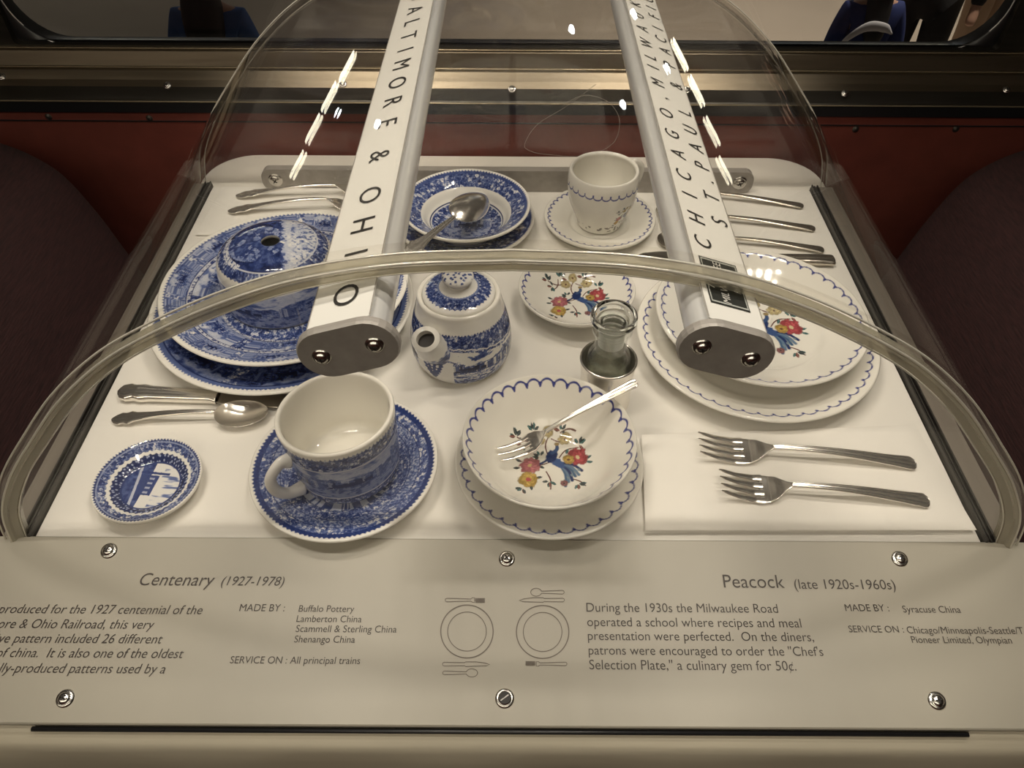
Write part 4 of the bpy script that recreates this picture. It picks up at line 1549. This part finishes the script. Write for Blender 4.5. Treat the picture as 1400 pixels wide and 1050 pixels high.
# ------------------------------------------------------------------ cutlery
def strip(S, w, t, zc, dish, k=18, ridge=0.0, ridges=3):
    """lens-section strip along x: half width w, thickness t, height zc, dish depth"""
    S, w, t, zc, dish = map(lambda a: np.asarray(a, float), (S, w, t, zc, dish))
    v = np.cos(np.linspace(0, math.pi, k))
    shp = np.sqrt(np.clip(1 - v ** 2, 0, 1)) ** .55
    shp[0] = shp[-1] = 0
    rg = ridge * np.cos(v * math.pi * ridges) * (1 - v ** 4)
    n = len(S)
    top = np.stack([np.repeat(S, k).reshape(n, k), w[:, None] * v, zc[:, None] + t[:, None] / 2 * shp - dish[:, None] * (1 - v ** 2) + rg * np.minimum(1, w[:, None] / .004)], -1)
    bot = np.stack([np.repeat(S, k).reshape(n, k), w[:, None] * v, zc[:, None] - t[:, None] / 2 * shp - dish[:, None] * (1 - v ** 2)], -1)[:, ::-1]
    ring = np.concatenate([top, bot[:, 1:-1]], 1)
    kk = ring.shape[1]
    V = ring.reshape(-1, 3)
    Q = grid_quads(n, kk, True)[:, ::-1]
    return V, Q


def merge(*vq):
    V, Q, n = [], [], 0
    for v, q in vq:
        V.append(v)
        Q.append(q + n)
        n += len(v)
    return np.vstack(V), np.vstack(Q)


def interp(S, ks, vs):
    """smooth interpolation"""
    out = np.interp(S, ks, vs)
    if len(S) > 8:
        k = np.array([1, 2, 3, 2, 1]) / 9
        p = np.pad(out, 2, mode='edge')
        o2 = np.convolve(p, k, 'valid')
        o2[0], o2[-1] = out[0], out[-1]
        return o2
    return out


def end_taper(S, w, L0, L1=None):
    return w


ORN_K = [0, .001, .004, .009, .014, .019, .024, .040]
ORN_W = [.0003, .0024, .0050, .0070, .0060, .0076, .0054, .0036]
PLA_K = [0, .0006, .0025, .004, .02, .06]
PLA_W = [.0008, .0040, .0058, .0062, .0050, .0033]


def handle_w(S, style, scale, Ln):
    kx, kw = (ORN_K, ORN_W) if style == 'ornate' else (PLA_K, PLA_W)
    kx = list(np.array(kx) * (Ln / .1)) + [Ln]
    kw = list(np.array(kw) * scale) + [.0021 * scale]
    return np.interp(S, kx, kw)


def utensil(kind, style, L, scale=1.0, arch=.008, tines=4, invert=False, share=.665):
    """returns dict of part meshes, handle end at x=0, lying on z=0, pointing +x"""
    out = {}
    rd = .0004 if style == 'plain' else .0002
    if kind == 'spoon':
        Ln = L * share
        S = np.r_[np.linspace(0, Ln * .3, 60, endpoint=False), np.linspace(Ln * .3, Ln, 40)]
        u = S / Ln
        zc = .0022 + arch * np.sin(np.clip(u, 0, 1) * math.pi * .62) ** 1.2
        zN = .0022 + arch * math.sin(math.pi * .62) ** 1.2
        w = handle_w(S, style, scale, Ln)
        out['handle'] = strip(S, w, np.interp(u, [0, .08, .6, 1], [.0016, .0026, .0030, .0036]), zc, 0 * S, ridge=rd)
        S2 = np.linspace(Ln - .002, L, 46)
        u2 = np.clip((S2 - Ln) / (L - Ln), 0, 1)
        bw = .0155 * scale * np.sqrt(np.clip(1 - (2 * (u2 ** .92) - 1) ** 2, 0, 1)) * (1.06 - .12 * u2)
        w2 = np.maximum(bw, np.where(u2 < .1, .0020 * scale, .0003))
        d = .0065 * scale * np.sin(np.clip(u2, 0, 1) * math.pi) ** .7
        z2 = np.interp(u2, [0, .15, .5, 1], [zN, .0078 * scale, .0074 * scale, .0085 * scale])
        if invert:
            d, z2 = -d, np.interp(u2, [0, .15, .5, 1], [zN, zN - .0005, .002, .0005])
        out['bowl'] = strip(S2, w2, np.full(len(S2), .0014), z2, d, k=26)
    elif kind == 'fork':
        Ln = L * .66
        S = np.r_[np.linspace(0, Ln * .3, 60, endpoint=False), np.linspace(Ln * .3, Ln, 40)]
        u = S / Ln
        zc = .0022 + arch * np.sin(u * math.pi * .62) ** 1.2
        zN = zc[-1]
        w = handle_w(S, style, scale, Ln)
        out['handle'] = strip(S, w, np.interp(u, [0, .08, .6, 1], [.0016, .0026, .0030, .0034]), zc, 0 * S, ridge=rd)
        Hs = L * .80
        S2 = np.linspace(Ln - .002, Hs, 26)
        u2 = np.clip((S2 - Ln) / (L - Ln), 0, 1)

        def hz_(x):
            return np.interp(x, [0, .12, .3, .5, .75, 1], [zN, zN * .75, .0030, .0022, .0050, .0105])
        w2 = np.interp(u2, [0, .08, .2, .32, .42], [.0021, .0042, .0095, .0118, .0120]) * scale
        vqs = [strip(S2, w2, np.full(len(S2), .0020), hz_(u2), np.interp(u2, [0, .2, .42], [0, .0012, .0008]), k=18)]
        for i in range(tines):
            yc = (i - (tines - 1) / 2) * (.0066 if tines == 4 else .0088) * scale
            S3 = np.linspace(Hs - .002, L, 24)
            u3 = (S3 - Ln) / (L - Ln)
            w3 = np.interp(u3, [.4, .6, .93, 1], [.0027, .0022, .0014, .0004]) * scale
            V, Q = strip(S3, w3, np.full(len(S3), .0018), hz_(u3), 0 * S3, k=10)
            V[:, 1] += yc * np.interp(V[:, 0], [Hs, L], [1, .93])
            vqs.append((V, Q))
        out['head'] = merge(*vqs)
    else:
        Ln = L * .42
        S = np.r_[np.linspace(0, Ln * .3, 60, endpoint=False), np.linspace(Ln * .3, Ln, 40)]
        u = S / Ln
        if style == 'ornate':
            w = np.interp(S, [0, .001, .004, .010, .016, .022, .03, Ln - .004, Ln - .002, Ln], [.001, .0040, .0078, .0098, .0082, .0094, .0080, .0062, .0074, .0068])
            t = np.interp(u, [0, .04, .2, .9, 1], [.003, .007, .010, .0085, .0075])
        else:
            w = np.interp(u, [0, .01, .05, 1], [.003, .0078, .0082, .006])
            t = np.interp(u, [0, .03, .2, 1], [.004, .006, .0078, .0065])
        out['handle'] = strip(S, w * scale, t, np.full(len(S), .0052), 0 * S, ridge=.0005 if style == 'plain' else .0003)
        S2 = np.linspace(Ln - .001, L, 40)
        u2 = (S2 - Ln) / (L - Ln)
        w2 = np.interp(u2, [0, .05, .3, .8, .95, 1], [.006, .0075, .0082, .0085, .005, .0006]) * scale
        V, Q = strip(S2, w2, np.full(len(S2), .0018), np.full(len(S2), .0048), 0 * S2)
        out['blade'] = (V, Q)
    return out


def put(kind, style, a, b, label, L=None, scale=1.0, z=0.0, arch=.008, group=None, mname='silver', name=None, tines=4, invert=False, roll=0.0, share=.665):
    """a, b: photo pixels of the handle end and of the tip (at height z); lying unless 3-D points are given"""
    pa = np.array(a, float) if len(a) == 3 else at_z(a[0], a[1], z + .003)
    pb = np.array(b, float) if len(b) == 3 else at_z(b[0], b[1], z + .004)
    d = pb - pa
    if len(a) != 3:
        pa[2] = pb[2] = z
        d[2] = 0
    D = np.linalg.norm(d)
    L = L or D
    root = empty(name or {'spoon': 'teaspoon', 'fork': 'fork', 'knife': 'table_knife'}[kind], pa, label, kind, group)
    x = Vector(d / D)
    y = Vector((0, 0, 1)).cross(x).normalized()
    zz = x.cross(y)
    y, zz = y * math.cos(roll) + zz * math.sin(roll), zz * math.cos(roll) - y * math.sin(roll)
    root.rotation_euler = Matrix((x, y, zz)).transposed().to_euler()
    for nm, (V, Q) in utensil(kind, style, L, scale, arch, tines, invert, share).items():
        mm = M[mname]
        if nm == 'blade':
            mm = M['blade']
        link(nm, mesh_np(nm, V, Q), mm, root)
    return root


M['blade'] = mat('knife_blade', (.36, .33, .29), .25, 1.0)
put('knife', 'ornate', (163, 538), (310, 545), 'silver table knife with dark blade below the blue plates', L=.215, z=0)
put('spoon', 'ornate', (152, 573), (368, 568), 'silver teaspoon lying in front of the table knife at left')
put('fork', 'ornate', (322, 267), (440, 262), 'upper silver fork at back left, nearest the grey bar', L=.178, z=.0040, arch=.011)
put('fork', 'ornate', (311, 288), (440, 281), 'lower silver fork at back left, behind the dish cover', L=.172, z=.0040, arch=.011)
put('spoon', 'plain', (1099, 281), (1000, 269.5), 'rearmost of the silver handles at back right', L=.165, arch=.005, mname='dark_silver', group='handles at the back right')
put('spoon', 'plain', (1115, 312), (1010, 301), 'second silver handle from the grey bar at back right', L=.165, arch=.005, mname='dark_silver', group='handles at the back right')
put('spoon', 'plain', (1127, 341), (1018, 330), 'third silver handle, just behind the flowered plate', L=.150, arch=.005, mname='dark_silver', group='handles at the back right')
put('knife', 'plain', (1140, 358), (900, 351), 'thick plain knife handle poking out behind the right plates', L=.21, mname='dark_silver')
put('spoon', 'plain', (901, 283), (913, 339), 'tiny silver spoon beside the white cup saucer', L=None, scale=.62, arch=.003, mname='dark_silver')

# napkins
def napkin(name, corners, z0, layers, th, label, seed, fold=.004):
    rs = np.random.RandomState(seed)
    P = np.array(corners)[:, :2]
    bm = bmesh.new()
    for l in range(layers):
        q = P + rs.uniform(-fold, fold, P.shape) * (l > 0)
        n = 24
        u, v = np.meshgrid(np.linspace(0, 1, n), np.linspace(0, 1, n))
        xy = ((1 - u) * (1 - v))[..., None] * q[0] + (u * (1 - v))[..., None] * q[1] + (u * v)[..., None] * q[2] + ((1 - u) * v)[..., None] * q[3]
        e = np.minimum(np.minimum(u, 1 - u), np.minimum(v, 1 - v))
        zt = z0 + l * th + th * .92 * np.clip(e / .03, 0, 1) ** .5 + .0004 * (fbm(u * 4 + seed, v * 4 + l, seed) - .5)
        zb_ = np.full(zt.shape, z0 + l * th)
        for zz, flip in ((zt, 0), (zb_, 1)):
            vs = [bm.verts.new((xy[i, j, 0], xy[i, j, 1], zz[i, j])) for i in range(n) for j in range(n)]
            for f_ in grid_quads(n, n):
                bm.faces.new([vs[i] for i in f_])
    me = bpy.data.meshes.new(name)
    bm.to_mesh(me)
    bm.free()
    for p in me.polygons:
        p.use_smooth = True
    return tag(link(name, me, M['cloth']), label, 'napkin')


NZ = .0066
cr = [at_z(886, 735, NZ), at_z(1335, 744, .003), at_z(1249, 577, NZ), at_z(880, 590, NZ)]
cr[0][1] = max(cr[0][1], .3285)
cr[1] = np.array([.3550, .3285, 0])
napkin('napkin', cr, .0002, 3, .0022, 'folded white napkin under the two front forks', 5)
cr = [at_z(268, 322, .002), at_z(480, 322, .002), at_z(505, 257, .002), at_z(302, 257, .002)]
napkin('napkin', cr, .0002, 2, .0018, 'thin white napkin under the forks at back left', 6, .003)

FZ = .0002 + 3 * .0022
put('fork', 'plain', (1253, 633), (954, 611), 'upper of the two forks on the front right napkin', z=FZ, arch=.009, scale=1.12, mname='silver')
put('fork', 'plain', (1271, 684), (983, 663), 'lower of the two forks on the front right napkin', z=FZ, arch=.009, scale=1.12, mname='silver')

# fork leaning in the peacock bowl, spoon leaning in the blue bowl
BZ = .019 * .25 + .0005
jc = np.array([.0290, .3815, 0])
tipp = at_z(688, 630, BZ + .0085)
hend = at_z(872, 524, .066)
put('fork', 'plain', hend, tipp, 'small silver fork leaning in the peacock bowl', scale=.78, arch=.004, name='cocktail_fork', tines=3)
hend = at_z(556, 349, .040)
tipp = at_z(664, 268, .034)
put('spoon', 'ornate', hend, tipp, 'silver spoon resting in the blue rimmed bowl', scale=1.18, arch=.003, name='soup_spoon', invert=True, roll=math.radians(22), share=.56)

# thin thread looped behind the white cup
pts = [at_y(x, y, .822) for x, y in ((815, 115), (775, 145), (735, 170), (718, 195), (722, 205), (745, 211), (800, 213), (838, 196), (847, 165), (832, 140), (800, 130), (770, 143))]
P = smooth_path(pts, 90)
V, Q = sweep(P, .00035, k=6, up=(0, 1, 0))
tag(link('nylon_thread', mesh_np('nylon_thread', V, Q), M['thread']), 'thin clear thread looped against the dome back above the white cup', 'thread')

# ------------------------------------------------------------------ seats
def seat(sx, label):
    root = empty('dining_chair', (sx * .72, .36, -.74), label, 'chair', 'upholstered chairs at the table', 0)
    prof = [(.448, -.30), (.460, -.21), (.476, -.14), (.490, -.085), (.504, -.030), (.524, .022), (.548, .048), (.580, .066), (.64, .088), (.70, .098), (.76, .09), (.815, .06), (.84, .0), (.85, -.15), (.85, -.45), (.47, -.45)]
    pf = smooth_path([(x, 0, z) for x, z in prof], 80)[:, [0, 2]]
    cx, cz = pf.mean(0)
    ys = np.array([-.22, -.21, -.18, -.13, -.05, .15, .4, .6, .72, .775, .80, .805])
    ks = np.array([.80, .9, .96, .99, 1, 1, 1, 1, 1, .995, .975, .93])
    V = np.vstack([np.c_[sx * (cx + (pf[:, 0] - cx) * k) - sx * .72, np.full(len(pf), y - .36), cz + (pf[:, 1] - cz) * k + .74] for y, k in zip(ys, ks)])
    n = len(pf)
    me = bpy.data.meshes.new('backrest')
    fc = [tuple(q) for q in grid_quads(len(ys), n, True)] + [tuple(range(n)), tuple(range(len(V) - 1, len(V) - n - 1, -1))]
    me.from_pydata([tuple(v) for v in V], [], fc)
    bm = bmesh.new()
    bm.from_mesh(me)
    b_ = link('backrest', bm_mesh('backrest', bm, True), M['seat'], root)
    if sx > 0:
        box('base', (-.25, -.5, 0), (.12, .42, .29), M['dark'], root, .02)
    else:
        box('base', (-.12, -.5, 0), (.25, .42, .29), M['dark'], root, .02)
    return root


seat(1, 'maroon upholstered chair back at the right of the table')
seat(-1, 'maroon upholstered chair back in shadow at the left of the table')

# ------------------------------------------------------------------ people in the hall outside
def skin(name, nodes, edges, m, parent, level=2):
    """nodes: dict key -> (x, y, z, r)"""
    keys = list(nodes)
    me = bpy.data.meshes.new(name)
    me.from_pydata([nodes[k][:3] for k in keys], [(keys.index(a), keys.index(b)) for a, b in edges], [])
    ob = bpy.data.objects.new(name, me)
    C.objects.link(ob)
    md = ob.modifiers.new('skin', 'SKIN')
    md.use_smooth_shade = True
    for i, k in enumerate(keys):
        r = nodes[k][3]
        me.skin_vertices[0].data[i].radius = (r, r) if not isinstance(r, tuple) else r
    me.skin_vertices[0].data[0].use_root = True
    ss = ob.modifiers.new('sub', 'SUBSURF')
    ss.levels = ss.render_levels = level
    dg = bpy.context.evaluated_depsgraph_get()
    new = bpy.data.meshes.new_from_object(ob.evaluated_get(dg))
    bpy.data.objects.remove(ob)
    for p in new.polygons:
        p.use_smooth = True
    return link(name, new, m, parent)


GZ = -2.02


def person(loc, rz, H, label, shirt, trousers, hair, long_hair=False, sleeves='long', stripe=False, lean=0.0, hair_w=1.0):
    root = empty('person', (loc[0], loc[1], GZ), label, 'person', None, rz)
    k = H / 1.75
    sk_ = M.setdefault('skin', mat('skin', (.50, .30, .22), .55))
    sh_, tr, hm = mat('shirt', shirt, .85), mat('trousers', trousers, .85), mat('hair', hair, .7)

    def n(x, y, z, r):
        return (x * k, (y + lean * max(0, z - .95)) * k, z * k, r * k)
    B = {'pelvis': n(0, 0, .96, .13), 'waist': n(0, 0, 1.12, .12), 'chest': n(0, 0, 1.32, .15), 'neck': n(0, .0, 1.50, .055), 'head': n(0, .01, 1.62, .095), 'crown': n(0, 0, 1.70, .075)}
    E = [('pelvis', 'waist'), ('waist', 'chest'), ('chest', 'neck'), ('neck', 'head'), ('head', 'crown')]
    for s, t in ((-1, 'l'), (1, 'r')):
        B.update({'hip' + t: n(s * .09, 0, .90, .095), 'knee' + t: n(s * .10, .02, .50, .062), 'ank' + t: n(s * .10, 0, .09, .042), 'toe' + t: n(s * .11, .16, .03, .035),
                  'sho' + t: n(s * .17, 0, 1.42, .065), 'elb' + t: n(s * .24, -.02, 1.13, .042), 'wri' + t: n(s * .25, .05, .88, .028), 'han' + t: n(s * .25, .08, .79, .030)})
        E += [('pelvis', 'hip' + t), ('hip' + t, 'knee' + t), ('knee' + t, 'ank' + t), ('ank' + t, 'toe' + t), ('chest', 'sho' + t), ('sho' + t, 'elb' + t), ('elb' + t, 'wri' + t), ('wri' + t, 'han' + t)]
    skin('body', B, E, sk_, root)
    g = lambda key, f: (*B[key][:3], B[key][3] * f)
    T = {'pelvis': g('pelvis', 1.12), 'waist': g('waist', 1.14), 'chest': g('chest', 1.12), 'col': n(0, 0, 1.46, .075)}
    Et = [('pelvis', 'waist'), ('waist', 'chest'), ('chest', 'col')]
    for t in 'lr':
        T['sho' + t], T['elb' + t] = g('sho' + t, 1.2), g('elb' + t, 1.4)
        Et += [('chest', 'sho' + t), ('sho' + t, 'elb' + t)]
        if sleeves == 'long':
            T['wri' + t] = g('wri' + t, 1.45)
            Et.append(('elb' + t, 'wri' + t))
    so_ = skin('shirt', T, Et, sh_, root)
    if stripe:
        P = smooth_path([n(-.205, -.10, 1.20, 0)[:3], n(-.17, -.16, 1.30, 0)[:3], n(-.08, -.185, 1.375, 0)[:3], n(.03, -.185, 1.37, 0)[:3], n(.10, -.175, 1.33, 0)[:3]], 24)
        V, Q = sweep(P, np.interp(np.linspace(0, 1, 24), [0, .55, .8, 1], [.008, .035, .03, .008]) * k, .016 * k, k=10, up=(0, 1, 0))
        link('white_stripe', mesh_np('white_stripe', V, Q), mat('white_stripe', (.62, .63, .68), .8), so_)
    T = {'pelvis': g('pelvis', 1.08)}
    Et = []
    for t in 'lr':
        T['hip' + t], T['knee' + t], T['ank' + t] = g('hip' + t, 1.12), g('knee' + t, 1.25), g('ank' + t, 1.55)
        Et += [('pelvis', 'hip' + t), ('hip' + t, 'knee' + t), ('knee' + t, 'ank' + t)]
    skin('trousers', T, Et, tr, root)
    Hh = {'a': n(0, -.015, 1.66, .10), 'b': n(0, -.02, 1.71, .085)}
    Eh = [('a', 'b')]
    if long_hair:
        Hh.update({'c': n(0, -.06, 1.52, .09 * hair_w), 'd': n(0, -.12, 1.36, .085 * hair_w), 'e': n(0, -.14, 1.22, .06 * hair_w)})
        Eh += [('a', 'c'), ('c', 'd'), ('d', 'e')]
    skin('hair', Hh, Eh, hm, root)
    # face
    for s in (-1, 1):
        bm = bmesh.new()
        bmesh.ops.create_uvsphere(bm, u_segments=10, v_segments=8, radius=.011 * k, matrix=Matrix.Translation(n(s * .034, .098, 1.625, 0)[:3]))
        link('eye', bm_mesh('eye', bm, True), M['hole'], root)
    bm = bmesh.new()
    add_box(bm, n(-.012, .095, 1.575, 0)[:3], n(.012, .122, 1.615, 0)[:3], .008 * k)
    link('nose', bm_mesh('nose', bm, True), sk_, root)
    return root


def hall(px, py, d):
    """ground position seen at picture column px, at depth d (metres along y)"""
    p = at_y(px, py, d)
    return p[0], p[1]


# left: long dark hair, blue top, facing away; right: navy top with white stripe, dark coat, khaki trousers
def place_person(px, py, d, rz, label, H=None, **kw):
    """py: photo row of the shoulder line (sets the height) unless H is given"""
    p = at_y(px, py, d)
    H = H or (p[2] - GZ) / .815
    return person((p[0], p[1]), math.radians(rz), H, label, **kw)


place_person(286, 24, 3.6, 0, 'person with long dark hair and a blue top outside the left window corner', shirt=(.06, .135, .36), trousers=(.03, .03, .04), hair=(.010, .008, .007), long_hair=True, hair_w=1.35)
place_person(1194, 12, 4.1, 0, 'person in navy top with a white stripe outside the window', shirt=(.018, .034, .15), trousers=(.012, .012, .02), hair=(.008, .008, .009), sleeves='short', stripe=True, long_hair=True)
place_person(1262, 20, 4.7, 150, 'person in a black coat standing behind the navy top', H=1.78, shirt=(.008, .008, .010), trousers=(.008, .008, .010), hair=(.02, .015, .012))
place_person(1345, 20, 5.3, 200, 'person in khaki trousers at the right window corner', H=1.80, shirt=(.05, .05, .06), trousers=(.36, .25, .17), hair=(.05, .03, .02))
